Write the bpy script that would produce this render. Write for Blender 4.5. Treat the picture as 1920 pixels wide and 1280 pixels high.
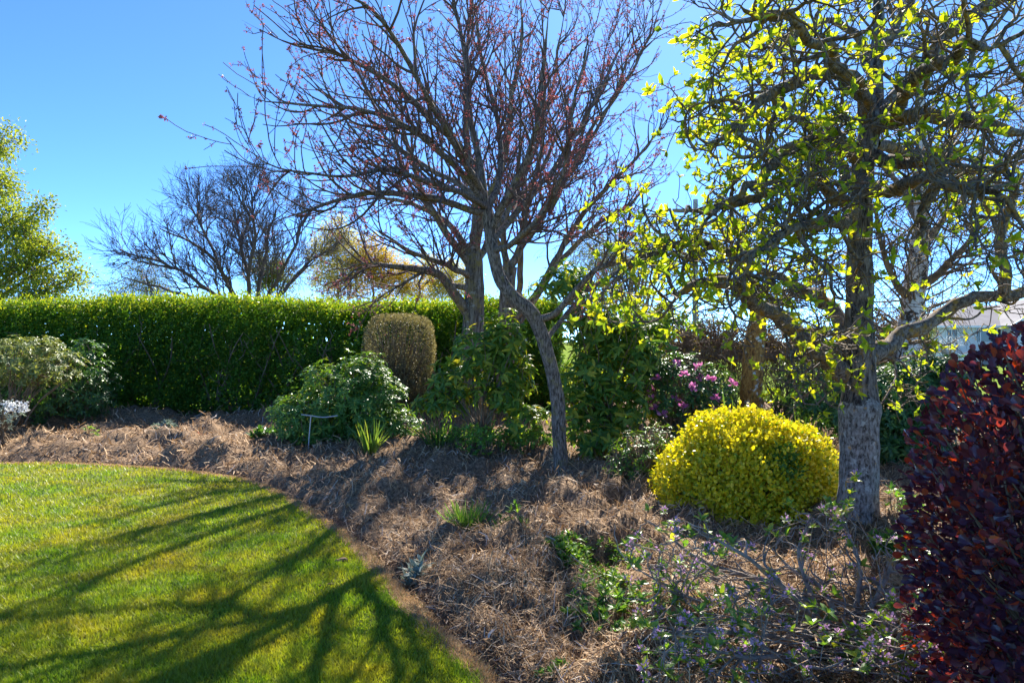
import bpy, math
import numpy as np
from mathutils import Matrix, Vector

# ------------------------------------------------------------------ camera, sky, sun, exposure
S = bpy.context.scene
C = S.collection
for o in list(bpy.data.objects):
    bpy.data.objects.remove(o)

CAM_H, F = 1.6, 1280.0                      # eye height, focal length in photo pixels (24 mm)
cam = bpy.data.cameras.new('camera')
cam.lens, cam.sensor_width = 24.0, 36.0
cam.clip_start, cam.clip_end = 0.05, 3000.0
camo = bpy.data.objects.new('camera', cam)
camo.location = (0, 0, CAM_H)
camo.rotation_euler = (math.radians(90), 0, 0)
C.objects.link(camo)
S.camera = camo

SUN_AZ, SUN_EL = math.radians(15.0), math.radians(40.0)
sun_dir = Vector((math.sin(SUN_AZ)*math.cos(SUN_EL), math.cos(SUN_AZ)*math.cos(SUN_EL), math.sin(SUN_EL)))
w = bpy.data.worlds.new('World'); S.world = w; w.use_nodes = True
nt = w.node_tree; nt.nodes.clear()
sky = nt.nodes.new('ShaderNodeTexSky'); sky.sky_type = 'NISHITA'; sky.sun_disc = False
sky.sun_elevation, sky.sun_rotation = SUN_EL, SUN_AZ
sky.altitude, sky.air_density, sky.dust_density, sky.ozone_density = 0, 0.36, 0.09, 10.0
bg = nt.nodes.new('ShaderNodeBackground'); bg.inputs[1].default_value = 0.15
wo = nt.nodes.new('ShaderNodeOutputWorld')
tn = nt.nodes.new('ShaderNodeMix'); tn.data_type = 'RGBA'; tn.blend_type = 'MULTIPLY'; tn.inputs[0].default_value = 1.0; tn.inputs[7].default_value = (.84, 1, .98, 1)
nt.links.new(sky.outputs[0], tn.inputs[6]); nt.links.new(tn.outputs[2], bg.inputs[0]); nt.links.new(bg.outputs[0], wo.inputs[0])

sl = bpy.data.lights.new('sun', 'SUN'); sl.energy, sl.angle, sl.color = 4.8, math.radians(0.53), (1.0, 0.93, 0.82)
so = bpy.data.objects.new('sun', sl); so.rotation_euler = sun_dir.to_track_quat('Z', 'Y').to_euler(); so.location = (6, 20, 20)
C.objects.link(so)

S.view_settings.view_transform, S.view_settings.look = 'Standard', 'None'
S.view_settings.exposure, S.view_settings.gamma = 1.62, 1.0
S.render.engine = 'CYCLES'
S.cycles.max_bounces, S.cycles.diffuse_bounces, S.cycles.glossy_bounces = 7, 4, 2
S.cycles.transmission_bounces, S.cycles.transparent_max_bounces = 5, 4
S.cycles.caustics_reflective = S.cycles.caustics_refractive = False

# ------------------------------------------------------------------ helpers
rng = np.random.default_rng(11)
U = lambda a, b, n=None: rng.uniform(min(a, b), max(a, b), n)
def A(*v): return np.array(v, float)
def W(px, py, d):                            # a photo pixel at a known depth -> world point
    return A((px-960)/F*d, d, CAM_H-(py-640)/F*d)
def norm(v): return v/np.maximum(np.linalg.norm(v, axis=-1, keepdims=True), 1e-9)
def rdir(n): return norm(rng.normal(size=(n, 3)))
def sstep(a, b, x):
    t = np.clip((x-a)/(b-a), 0, 1); return t*t*(3-2*t)
def _hash(ix, iy, iz, seed):
    h = (ix*374761393+iy*668265263+iz*1274126177+seed*974634777) & 0x7fffffff
    h = ((h ^ (h >> 13))*1274126177) & 0x7fffffff
    h = ((h ^ (h >> 11))*1103515245) & 0x7fffffff
    return (h ^ (h >> 15))/float(0x7fffffff)
def vnoise(p, seed=0):                       # value noise, 0..1
    p = np.asarray(p, float); i = np.floor(p).astype(np.int64); f = p-i; f = f*f*(3-2*f); r = 0
    for dx in (0, 1):
        for dy in (0, 1):
            for dz in (0, 1):
                wt = (f[..., 0] if dx else 1-f[..., 0])*(f[..., 1] if dy else 1-f[..., 1])*(f[..., 2] if dz else 1-f[..., 2])
                r = r+wt*_hash(i[..., 0]+dx, i[..., 1]+dy, i[..., 2]+dz, seed)
    return r
def fbm(p, o=3, seed=0):
    r, a, s = 0, .5, 0
    for k in range(o):
        r = r+a*vnoise(np.asarray(p)*2**k, seed+k); s += a; a *= .5
    return r/s
def xy0(x, y): return np.stack([x, y, np.zeros_like(x)], -1)

class Geo:
    def __init__(g): g.v, g.f, g.m, g.n = [], [], [], 0
    def add(g, v, f, mat=0):
        v = np.asarray(v, float).reshape(-1, 3); f = np.asarray(f, np.int64)
        if len(v) == 0 or len(f) == 0: return g
        g.v.append(v); g.f.append(f+g.n); g.m.append(mat); g.n += len(v); return g
    def mesh(g, name, mats, off=(0, 0, 0), smooth=False):
        me = bpy.data.meshes.new(name); v = np.concatenate(g.v)-np.asarray(off, float)
        me.vertices.add(len(v)); me.vertices.foreach_set('co', v.astype(np.float32).ravel())
        lv = np.concatenate([f.ravel() for f in g.f]).astype(np.int32)
        ct = np.concatenate([np.full(len(f), f.shape[1]) for f in g.f]).astype(np.int32)
        me.loops.add(len(lv)); me.loops.foreach_set('vertex_index', lv)
        me.polygons.add(len(ct)); me.polygons.foreach_set('loop_start', np.concatenate([[0], np.cumsum(ct)[:-1]]).astype(np.int32))
        me.polygons.foreach_set('material_index', np.concatenate([np.full(len(f), m) for f, m in zip(g.f, g.m)]).astype(np.int32))
        me.polygons.foreach_set('use_smooth', np.full(len(ct), smooth))
        for m in (mats if isinstance(mats, (list, tuple)) else [mats]): me.materials.append(m)
        me.update(calc_edges=True); return me

def tag(o, label=None, cat=None, group=None, kind=None):
    if label: o['label'] = label
    if cat: o['category'] = cat
    if group: o['group'] = group
    if kind: o['kind'] = kind
    return o
def thing(name, base, label, cat, group=None):
    o = bpy.data.objects.new(name, None); o.location = tuple(base); o.empty_display_size = .1; C.objects.link(o)
    return tag(o, label, cat, group)
def put(name, geo, mats, parent=None, smooth=False, kind=None, off=None):
    b = np.zeros(3)
    if parent is not None: b = np.array(parent.location) if parent.parent is None else np.array(parent.location)+np.array(parent.parent.location)
    me = geo.mesh(name, mats, b if off is None else off, smooth)
    o = bpy.data.objects.new(name, me); C.objects.link(o)
    if off is not None: o.location = tuple(np.asarray(off)-b)
    if parent is not None: o.parent = parent
    if kind: o['kind'] = kind
    return o

# ------------------------------------------------------------------ materials
def newmat(name):
    m = bpy.data.materials.new(name); m.use_nodes = True; t = m.node_tree; t.nodes.clear()
    out = t.nodes.new('ShaderNodeOutputMaterial'); return m, t, out
def N(t, kind, **kw):
    n = t.nodes.new(kind)
    for k, v in kw.items(): setattr(n, k, v)
    return n
def ramp(t, fac, cols):
    r = N(t, 'ShaderNodeValToRGB'); e = r.color_ramp.elements
    while len(e) < len(cols): e.new(.5)
    for k, (p, c) in enumerate(cols): e[k].position = p; e[k].color = (*c, 1)
    t.links.new(fac, r.inputs[0]); return r.outputs[0]
def noise(t, scale, detail=4, rough=.55, vec=None, dim=None):
    n = N(t, 'ShaderNodeTexNoise'); n.inputs['Scale'].default_value = scale; n.inputs['Detail'].default_value = detail; n.inputs['Roughness'].default_value = rough
    if vec is not None: t.links.new(vec, n.inputs['Vector'])
    return n.outputs[0]
def mixc(t, fac, a, b, mode='MIX'):
    m = N(t, 'ShaderNodeMix', data_type='RGBA', blend_type=mode)
    for s, v in ((0, fac), (6, a), (7, b)):
        if hasattr(v, 'is_linked') or hasattr(v, 'links'): t.links.new(v, m.inputs[s])
        else: m.inputs[s].default_value = v if s == 0 else (*v, 1)
    return m.outputs[2]
def math_(t, op, a, b=0.0):
    m = N(t, 'ShaderNodeMath', operation=op)
    for s, v in ((0, a), (1, b)):
        if hasattr(v, 'links'): t.links.new(v, m.inputs[s])
        else: m.inputs[s].default_value = v
    return m.outputs[0]
def island(t):                               # one random number per leaf, loose or joined
    g = N(t, 'ShaderNodeNewGeometry'); oi = N(t, 'ShaderNodeObjectInfo')
    return math_(t, 'FRACT', math_(t, 'ADD', g.outputs['Random Per Island'], oi.outputs['Random']))
def world_pos(t): return N(t, 'ShaderNodeNewGeometry').outputs['Position']

def leafmat(name, cols, trans=.4, tint=(1.5, 1.35, .5), rough=.45, spec=.4, patch=None, pscale=1.5):
    m, t, out = newmat(name); r = island(t); c = ramp(t, r, cols)
    if patch:
        f = ramp(t, noise(t, pscale, 6, .7, world_pos(t)), [(.40, (0, 0, 0)), (.72, (1, 1, 1))]); c = mixc(t, f, c, mixc(t, .8, c, patch))
    p = N(t, 'ShaderNodeBsdfPrincipled'); t.links.new(c, p.inputs['Base Color'])
    p.inputs['Roughness'].default_value = rough; p.inputs['Specular IOR Level'].default_value = spec
    tr = N(t, 'ShaderNodeBsdfTranslucent'); t.links.new(mixc(t, 1.0, c, tint, 'MULTIPLY'), tr.inputs[0])
    mx = N(t, 'ShaderNodeMixShader'); mx.inputs[0].default_value = trans
    t.links.new(p.outputs[0], mx.inputs[1]); t.links.new(tr.outputs[0], mx.inputs[2]); t.links.new(mx.outputs[0], out.inputs[0])
    return m
def plainmat(name, col, rough=.8, spec=.3, cols2=None, scale=8, bump=0, bscale=60, metal=0):
    m, t, out = newmat(name); p = N(t, 'ShaderNodeBsdfPrincipled')
    pos = world_pos(t)
    if cols2: t.links.new(ramp(t, noise(t, scale, 5, .6, pos), cols2), p.inputs['Base Color'])
    else: p.inputs['Base Color'].default_value = (*col, 1)
    p.inputs['Roughness'].default_value = rough; p.inputs['Specular IOR Level'].default_value = spec; p.inputs['Metallic'].default_value = metal
    if bump:
        b = N(t, 'ShaderNodeBump'); b.inputs['Strength'].default_value = bump; b.inputs['Distance'].default_value = .02
        t.links.new(noise(t, bscale, 5, .65, pos), b.inputs['Height']); t.links.new(b.outputs[0], p.inputs['Normal'])
    t.links.new(p.outputs[0], out.inputs[0]); return m
def barkmat(name, base, lichen=None, lichen2=None, lscale=9, lthr=.55, stretch=.22, bump=.7, bscale=55, soft=.06, l2thr=.62):
    m, t, out = newmat(name); p = N(t, 'ShaderNodeBsdfPrincipled'); pos = world_pos(t)
    mp = N(t, 'ShaderNodeMapping'); mp.inputs['Scale'].default_value = (1, 1, stretch); t.links.new(pos, mp.inputs[0])
    n1 = noise(t, bscale, 6, .7, mp.outputs[0]); c = ramp(t, n1, base)
    if lichen:
        f = ramp(t, noise(t, lscale, 6, .7, pos), [(lthr-soft, (0, 0, 0)), (lthr+soft, (1, 1, 1))]); c = mixc(t, f, c, lichen)
    if lichen2:
        o2 = N(t, 'ShaderNodeVectorMath', operation='ADD'); t.links.new(pos, o2.inputs[0]); o2.inputs[1].default_value = (7, 3, 5)
        f = ramp(t, noise(t, lscale*1.4, 6, .7, o2.outputs[0]), [(l2thr-.04, (0, 0, 0)), (l2thr+.04, (1, 1, 1))]); c = mixc(t, f, c, lichen2)
    t.links.new(c, p.inputs['Base Color']); p.inputs['Roughness'].default_value = .9; p.inputs['Specular IOR Level'].default_value = .2
    b = N(t, 'ShaderNodeBump'); b.inputs['Strength'].default_value = bump; b.inputs['Distance'].default_value = .015
    t.links.new(n1, b.inputs['Height']); t.links.new(b.outputs[0], p.inputs['Normal'])
    t.links.new(p.outputs[0], out.inputs[0]); return m

M = {}
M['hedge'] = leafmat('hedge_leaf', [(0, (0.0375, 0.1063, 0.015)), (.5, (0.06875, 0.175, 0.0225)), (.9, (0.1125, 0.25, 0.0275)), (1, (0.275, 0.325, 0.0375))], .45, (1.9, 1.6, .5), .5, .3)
M['hedge_top'] = leafmat('sunlit_top_hedge_leaf', [(0, (.10, .20, .02)), (.6, (.20, .30, .025)), (1, (.32, .36, .03))], .5, (1.7, 1.45, .5), .4, .4)  # top sprouts, with the backlit sun put into their yellower colour
M['birchleaf'] = leafmat('spring_leaf', [(0, (.13, .21, .025)), (.6, (.26, .35, .04)), (1, (.38, .42, .06))], .5, (1.5, 1.3, .5), .45, .4)
M['gold'] = leafmat('golden_spring_leaf', [(0, (.34, .24, .035)), (.6, (.48, .38, .06)), (1, (.52, .48, .10))], .5, (1.4, 1.2, .5))
M['pale'] = leafmat('pale_catkin_leaf', [(0, (.36, .36, .08)), (1, (.54, .50, .16))], .5, (1.4, 1.25, .6))
M['olive'] = leafmat('olive_leaf', [(0, (.08, .12, .02)), (1, (.18, .20, .03))], .45)
M['willow'] = leafmat('willow_leaf', [(0, (.18, .24, .05)), (1, (.32, .36, .10))], .5, (1.3, 1.2, .6))
M['darkgreen'] = leafmat('dark_conifer_leaf', [(0, (.03, .055, .02)), (1, (.07, .10, .03))], .3)
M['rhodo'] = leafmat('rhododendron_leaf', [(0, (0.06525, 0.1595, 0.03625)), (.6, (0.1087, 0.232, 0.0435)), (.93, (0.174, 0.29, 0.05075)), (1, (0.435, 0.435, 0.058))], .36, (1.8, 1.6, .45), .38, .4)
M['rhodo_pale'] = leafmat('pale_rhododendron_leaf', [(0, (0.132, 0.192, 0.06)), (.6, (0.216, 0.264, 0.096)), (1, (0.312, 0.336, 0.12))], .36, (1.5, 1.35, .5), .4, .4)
M['rhodo_painted_lit'] = leafmat('painted_sunlit_rhododendron_leaf', [(0, (.07, .16, .035)), (.5, (.13, .25, .045)), (.8, (.24, .34, .05)), (1, (.50, .46, .05))], .5, (1.8, 1.6, .45), .4, .4)  # yellower copy of the rhododendron leaf, sunlight painted into its colours
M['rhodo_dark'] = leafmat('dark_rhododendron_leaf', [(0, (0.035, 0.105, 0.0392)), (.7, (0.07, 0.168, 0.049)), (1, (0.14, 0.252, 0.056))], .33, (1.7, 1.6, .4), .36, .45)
M['topiary'] = leafmat('topiary_leaf', [(0, (.13, .12, .055)), (.6, (.21, .19, .10)), (1, (.34, .31, .18))], .35, (1.3, 1.2, .7))
M['yellow'] = leafmat('golden_variegated_leaf', [(0, (.18, .30, .02)), (.2, (.44, .45, .018)), (.6, (.68, .60, .02)), (1, (.80, .70, .06))], .42, (1.2, 1.12, .4), .36, .45)
M['reverted'] = leafmat('reverted_green_leaf', [(0, (.05, .15, .025)), (1, (.12, .27, .04))], .4)
M['smoke'] = leafmat('purple_leaf', [(0, (.045, .020, .045)), (.55, (.080, .030, .060)), (.80, (.12, .034, .050)), (.90, (.26, .05, .035)), (1, (.42, .10, .035))], .32, (3.2, 1.3, .5), .27, .65)  # red to orange end paints the glow of backlit leaves
M['apple'] = leafmat('young_apple_leaf', [(0, (.13, .24, .03)), (.5, (.26, .38, .03)), (1, (.44, .46, .035))], .55, (1.8, 1.5, .4), .45, .3)
M['daphne'] = leafmat('daphne_leaf', [(0, (0.0875, 0.2, 0.0375)), (.7, (0.1625, 0.3, 0.05)), (1, (0.35, 0.4, 0.0625))], .45, (1.7, 1.5, .4), .35, .5)
M['cover'] = leafmat('ground_cover_leaf', [(0, (0.072, 0.18, 0.036)), (.6, (0.132, 0.276, 0.048)), (1, (0.264, 0.384, 0.06))], .42, (1.6, 1.5, .5), .4, .4)
M['fresh'] = leafmat('fresh_ground_cover_leaf', [(0, (.12, .26, .05)), (.6, (.20, .38, .07)), (1, (.34, .46, .09))], .45, (1.5, 1.4, .5), .45, .35)
M['strap'] = leafmat('strap_leaf', [(0, (.08, .18, .035)), (.6, (.14, .26, .05)), (1, (.28, .33, .09))], .42, (1.6, 1.5, .5), .4, .4)
M['silver'] = leafmat('silver_leaf', [(0, (.14, .20, .17)), (1, (.26, .32, .28))], .3, (1.1, 1.1, .9), .6)
M['white'] = leafmat('white_blossom', [(0, (.55, .58, .60)), (1, (.8, .8, .8))], .3, (1, 1, 1), .6)
M['pink'] = leafmat('pink_blossom', [(0, (.50, .14, .36)), (1, (.72, .32, .55))], .4, (1.1, .9, 1.0), .6)
M['lilac'] = leafmat('lilac_blossom', [(0, (.42, .28, .46)), (.6, (.55, .38, .55)), (1, (.66, .48, .58))], .4, (1.1, .9, 1.05), .6)
M['redleaf'] = leafmat('red_young_leaf', [(0, (.35, .06, .03)), (1, (.5, .16, .07))], .45, (1.5, 1, .6))
M['bud'] = leafmat('plum_bud', [(0, (.13, .045, .055)), (.6, (.24, .09, .10)), (1, (.36, .18, .17))], .4, (1.5, 1.0, .9), .5)
M['grass'] = leafmat('lawn_blade', [(0, (.10, .20, .014)), (.5, (.18, .30, .02)), (1, (.30, .38, .05))], .42, (1.35, 1.4, .4), .45, .35, patch=(.56, .42, .05), pscale=1.7)
M['catkin'] = leafmat('catkin', [(0, (.20, .15, .07)), (1, (.36, .28, .12))], .35)
M['plumbark'] = barkmat('plum_bark', [(.38, (.035, .028, .024)), (.5, (.17, .135, .11)), (.62, (.32, .27, .23))], (.24, .20, .07), None, 7, .62, .24, 1.0, 62)
M['plumtwig'] = plainmat('plum_twig', (.13, .092, .078), .9, .1)
M['bark2'] = barkmat('brown_grey_bark', [(.38, (.045, .034, .027)), (.5, (.16, .125, .095)), (.64, (.30, .245, .19))], (.26, .19, .06), (.32, .30, .27), 6, .57, .14, 1.0, 30)
M['applebark'] = barkmat('apple_bark', [(.38, (.045, .038, .036)), (.46, (.15, .14, .13)), (.56, (.26, .25, .24)), (.7, (.38, .37, .36))], (.46, .24, .045), (.38, .39, .37), 14, .66, .45, 1.0, 48, .03, .60)
M['appledark'] = barkmat('rough_dark_apple_bark', [(.40, (.025, .021, .02)), (.5, (.11, .095, .085)), (.62, (.24, .21, .19))], (.30, .19, .05), (.30, .31, .30), 10, .62, .25, 1.0, 30, .05, .62)
M['applelimb'] = barkmat('lichened_apple_bark', [(.38, (.04, .033, .03)), (.5, (.14, .115, .10)), (.64, (.27, .24, .21))], (.30, .18, .04), (.32, .33, .31), 11, .56, .6, .8, 50, .06, .63)
M['appletwig'] = plainmat('apple_twig', (.12, .09, .075), .8, .3, [(.35, (.075, .06, .055)), (.55, (.16, .12, .09)), (.7, (.26, .17, .05))], 14)
M['baretwig'] = plainmat('bare_twig', (.11, .085, .085), .8, .2)
M['lightbark'] = plainmat('pale_branch', (.26, .21, .16), .85, .2)
M['stem'] = plainmat('shrub_stem', (.17, .13, .09), .85, .2, [(.3, (.10, .075, .055)), (.7, (.27, .21, .14))], 9)
M['daphnestem'] = plainmat('daphne_stem', (.22, .17, .13), .85, .2, [(.35, (.16, .125, .10)), (.55, (.36, .31, .27)), (.66, (.42, .23, .06))], 12, .5, 90)
M['birch'] = barkmat('white_birch_bark', [(.3, (.55, .54, .52)), (.7, (.82, .81, .78))], (.06, .05, .045), (.22, .14, .05), 6, .565, 2.2, .5, 20, .02, .60)
M['orange'] = barkmat('orange_lichened_bark', [(.38, (.13, .055, .02)), (.5, (.36, .17, .045)), (.64, (.52, .28, .08))], (.66, .64, .58), (.10, .08, .06), 9, .60, .5, .8, 30, .02, .62)
M['vine'] = plainmat('dry_vine', (.17, .11, .07), .85, .2, [(.3, (.10, .065, .045)), (.7, (.28, .20, .13))], 5)
M['timber'] = plainmat('weathered_timber', (.25, .2, .15), .85, .2, [(.3, (.15, .115, .08)), (.7, (.33, .27, .20))], 7, .3)
M['pole'] = plainmat('grey_pole', (.33, .35, .34), .8, .3, [(.3, (.25, .27, .26)), (.7, (.40, .42, .40))], 4)
M['whitepaint'] = plainmat('white_paint', (.78, .79, .80), .5, .4)
M['glass'] = plainmat('dark_window_glass', (.03, .035, .04), .06, .8)
M['concrete'] = plainmat('house_plinth', (.30, .29, .28), .9, .2)
M['metalrod'] = plainmat('galvanised_rod', (.55, .55, .56), .45, .5, metal=.4)

# ------------------------------------------------------------------ shape generators
def tubes(P, R, sides=4, rough=0, rs=8, seed=3):
    P = np.asarray(P, float); B, n, _ = P.shape
    T = norm(np.gradient(P, axis=1)); ref = np.where(np.abs(T[:, :1, 2:3]) > .8, A(1, .13, 0), A(0, .1, 1)); ref = np.broadcast_to(ref, T.shape)
    u = norm(np.cross(T, ref)); v = np.cross(T, u)
    a = np.arange(sides)/sides*2*np.pi
    rad = np.broadcast_to(np.asarray(R)[:, :, None], (B, n, sides)).copy()
    dirs = np.cos(a)[:, None]*u[:, :, None]+np.sin(a)[:, None]*v[:, :, None]
    if rough:
        q = P[:, :, None]+dirs*rad[..., None]
        rad *= 1+rough*(fbm(q*A(rs, rs, rs*.35), 4, seed)-.5)*2
    V = P[:, :, None]+dirs*rad[..., None]
    idx = np.arange(B*n*sides).reshape(B, n, sides); nx = np.roll(idx, -1, 2)
    Fq = np.stack([idx[:, :-1], nx[:, :-1], nx[:, 1:], idx[:, 1:]], -1).reshape(-1, 4)
    return V.reshape(-1, 3), Fq
def catmull(pts, n):
    p = np.asarray(pts, float); p = np.vstack([2*p[0]-p[1], p, 2*p[-1]-p[-2]]); s = np.linspace(0, len(p)-3-1e-6, n); i = s.astype(int); f = (s-i)[:, None]
    a, b, c, d = p[i], p[i+1], p[i+2], p[i+3]
    return .5*(2*b+(c-a)*f+(2*a-5*b+4*c-d)*f**2+(3*b-a-3*c+d)*f**3)
def limbs(lst, n=22, jit=.02):               # each: [(px, py, depth, radius), ...]
    P, R = [], []
    for l in lst:
        q = catmull([[*W(a, b, d), r] for a, b, d, r in l], n); L = np.linalg.norm(np.diff(q[:, :3], axis=0), axis=1).sum()
        j = (np.stack([fbm(q[:, :3]*2.2+k*9, 3, 5+k) for k in range(3)], -1)-.5)*jit*L*1.6; j[0] = 0
        P.append(q[:, :3]+j); R.append(np.maximum(q[:, 3], .002))
    return np.array(P), np.array(R)
def blen(P): return np.linalg.norm(np.diff(P, axis=1), axis=2).sum(1)
def grow(o, d, L, n=6, wig=.2, up=0.0, upv=(0, 0, 1), corr=.5):
    P = [o]; d = norm(d); nz = rng.normal(size=d.shape)
    for k in range(n-1):
        nz = corr*nz+(1-corr**2)**.5*rng.normal(size=d.shape)
        d = norm(d+wig*nz+up*np.asarray(upv, float)); P.append(P[-1]+d*(L/(n-1))[:, None])
    return np.stack(P, 1)
def at(P, i, t):
    n = P.shape[1]; s = t*(n-1); k = np.minimum(s.astype(int), n-2); f = (s-k)[:, None]
    a, b = P[i, k], P[i, k+1]; return a*(1-f)+b*f, norm(b-a)
def atr(R, i, t):
    n = R.shape[1]; s = t*(n-1); k = np.minimum(s.astype(int), n-2); f = s-k
    return R[i, k]*(1-f)+R[i, k+1]*f
def spawn(P, R, count, t=(.25, 1), L=(.3, .8), ang=(25, 60), n=6, wig=.2, up=.05, rmax=.02, rend=.003, lt=.5, bias=(0, 0, 0), corr=.5, weight=None):
    L0 = blen(P) if weight is None else weight
    i = rng.choice(len(P), count, p=L0/L0.sum()); tt = U(*t, count); pos, tan = at(P, i, tt)
    pr = norm(np.cross(tan, rdir(count))); a = np.radians(U(*ang, count))[:, None]
    d = norm(np.cos(a)*tan+np.sin(a)*pr+np.asarray(bias, float))
    ln = U(*L, count)*(1-lt*tt); Q = grow(pos, d, ln, n, wig, up, corr=corr)
    r0 = np.minimum(atr(R, i, tt)*.75, rmax); r0 = np.maximum(r0, rend*1.15)
    return Q, r0[:, None]+(rend-r0)[:, None]*np.linspace(0, 1, n)[None]**.8
def inst(tv, tf, pos, x, nrm, s, sy=None):
    x = norm(x); z = norm(nrm-(nrm*x).sum(1, keepdims=True)*x); y = np.cross(z, x); s = np.broadcast_to(s, len(pos))[:, None, None]
    yy = s if sy is None else np.broadcast_to(sy, len(pos))[:, None, None]
    V = pos[:, None]+s*tv[None, :, :1]*x[:, None]+yy*tv[None, :, 1:2]*y[:, None]+s*tv[None, :, 2:]*z[:, None]
    Fs = tf[None]+(np.arange(len(pos))*len(tv))[:, None, None]
    return V.reshape(-1, 3), Fs.reshape(-1, tf.shape[1])
def lf2(wd=.5, fold=.12):
    return A((0, 0, 0), (.5, wd/2, fold), (1, 0, -.06), (.5, -wd/2, fold)), np.array([(0, 2, 1), (0, 3, 2)])
def lf6(wd=.5, fold=.1, droop=.12, blunt=.8):
    v = A((0, 0, 0), (.5, 0, .02), (1, 0, -droop), (.3, wd*.46, fold), (.72, wd*.46*blunt, fold*.6-droop*.3), (.3, -wd*.46, fold), (.72, -wd*.46*blunt, fold*.6-droop*.3))
    return v, np.array([(0, 1, 3), (1, 4, 3), (1, 2, 4), (0, 5, 1), (1, 5, 6), (1, 6, 2)])
def obov(wd=.55):                            # rounded spoon-shaped leaf with a short stalk
    v = A((0, 0, 0), (.22, .04, 0), (.5, wd*.42, .06), (.8, wd*.5, .04), (1, wd*.2, -.02), (1, -wd*.2, -.02), (.8, -wd*.5, .04), (.5, -wd*.42, .06), (.22, -.04, 0), (.6, 0, -.03))
    return v, np.array([(0, 1, 8), (1, 2, 9), (2, 3, 9), (3, 4, 9), (4, 5, 9), (5, 6, 9), (6, 7, 9), (7, 8, 9), (8, 1, 9)])
LF2, LF2N, LF6, LF6N, LF6R, OBOV = lf2(), lf2(.32), lf6(), lf6(.34, .07, .16), lf6(.6, .1, .1, .95), obov()
def loose(parent, tmpl, mat, pos, x, nrm, s, name='leaf'):     # single leaves as objects sharing one mesh
    g = Geo().add(*tmpl); me = g.mesh(name, mat); base = np.array(parent.location)
    x = norm(x); z = norm(nrm-(nrm*x).sum(1, keepdims=True)*x); y = np.cross(z, x)
    for k in range(len(pos)):
        o = bpy.data.objects.new(name, me); C.objects.link(o); o.parent = parent
        m = np.eye(4); m[:3, 0], m[:3, 1], m[:3, 2], m[:3, 3] = x[k]*s[k], y[k]*s[k], z[k]*s[k], pos[k]-base
        o.matrix_local = Matrix(m.tolist())
def show(pos, nrm, s, ctr=None):             # how large each leaf shows in the picture
    d = np.maximum(pos[:, 1], .3); px = pos[:, 0]/d; py = (pos[:, 2]-CAM_H)/d
    v = norm(A(0, 0, CAM_H)-pos); sc = s/d*(.3+np.abs((norm(nrm)*v).sum(1)))
    if ctr is not None: sc = sc*(.15+np.clip((norm(pos-ctr)*v).sum(1), 0, 1))
    return np.where((np.abs(px) < .76) & (np.abs(py) < .51), sc, 0)
def leaves(parent, tmpl, mat, pos, x, nrm, s, nloose=0, name='foliage', ctr=None):
    if nloose:
        k = np.argsort(-show(pos, nrm, s, ctr)*U(.85, 1, len(pos)))[:nloose]; rest = np.ones(len(pos), bool); rest[k] = False
        loose(parent, tmpl, mat, pos[k], x[k], nrm[k], s[k]); pos, x, nrm, s = pos[rest], x[rest], nrm[rest], s[rest]
    return put(name, Geo().add(*inst(*tmpl, pos, x, nrm, s)), mat, parent, kind='stuff')
def shell(c, r, n, p=2.0, lump=.12, ls=2.5, deep=.25, zmin=None, front=0, seed=2):   # points in the outer layer of a lumpy rounded body
    d = rdir(int(n*2.6)); rr = (np.abs(d)**p).sum(1)**(-1/p); rr = rr*(1+lump*2*(fbm(d*ls+4, 3, seed)-.5))
    rr = rr*(1-deep*U(0, 1, len(d))**1.6)
    q = A(*c)+d*rr[:, None]*A(*r); nr = norm(d/A(*r))
    keep = np.ones(len(d), bool) if zmin is None else q[:, 2] > zmin
    if front: keep &= (d[:, 1] < U(-1, 1, len(d))+front)
    return q[keep][:n], nr[keep][:n]
def stems(base, tips, r0=.012, r1=.003, n=6, sides=4, spread=.08, sag=.25, jit=.03):
    B = len(tips); o = A(*base)+rng.normal(size=(B, 3))*A(spread, spread, 0)
    mid = (o+tips)/2+(tips-o)*A(-1, -1, 1)*sag*.5+rng.normal(size=(B, 3))*jit
    s = np.linspace(0, 1, n)[None, :, None]
    P = (1-s)**2*o[:, None]+2*s*(1-s)*mid[:, None]+s**2*tips[:, None]; P[:, 1:-1] += rng.normal(size=(B, n-2, 3))*jit*.35
    r0 = np.broadcast_to(r0, B); return tubes(P, r0[:, None]+(r1-r0)[:, None]*np.linspace(0, 1, n), sides)
def whorls(tips, axis, k, L, elev=(55, 100), sj=.25):          # rosettes of leaves at shoot tips
    B = len(tips); axis = norm(axis); u = norm(np.cross(axis, rdir(B))); v = np.cross(axis, u)
    a = (np.arange(k)/k*2*np.pi)[None]+U(0, 6.28, B)[:, None]+rng.normal(size=(B, k))*.25
    e = np.radians(U(*elev, (B, k)))
    rad = np.cos(a)[..., None]*u[:, None]+np.sin(a)[..., None]*v[:, None]
    x = np.cos(e)[..., None]*axis[:, None]+np.sin(e)[..., None]*rad; nr = np.sin(e)[..., None]*axis[:, None]-np.cos(e)[..., None]*rad
    pos = tips[:, None]-axis[:, None]*U(0, .25, (B, k))[..., None]*L*.5
    f = lambda q: q.reshape(-1, 3)
    return f(np.broadcast_to(pos, x.shape)), f(x), f(nr)+rng.normal(size=(B*k, 3))*.12, L*U(1-sj, 1+sj, B*k)
def boxv(x0, x1, y0, y1, z0, z1):
    v = A(*[(x, y, z) for z in (z0, z1) for y in (y0, y1) for x in (x0, x1)])
    return v, np.array([(0, 2, 3, 1), (4, 5, 7, 6), (0, 1, 5, 4), (2, 6, 7, 3), (0, 4, 6, 2), (1, 3, 7, 5)])

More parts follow.
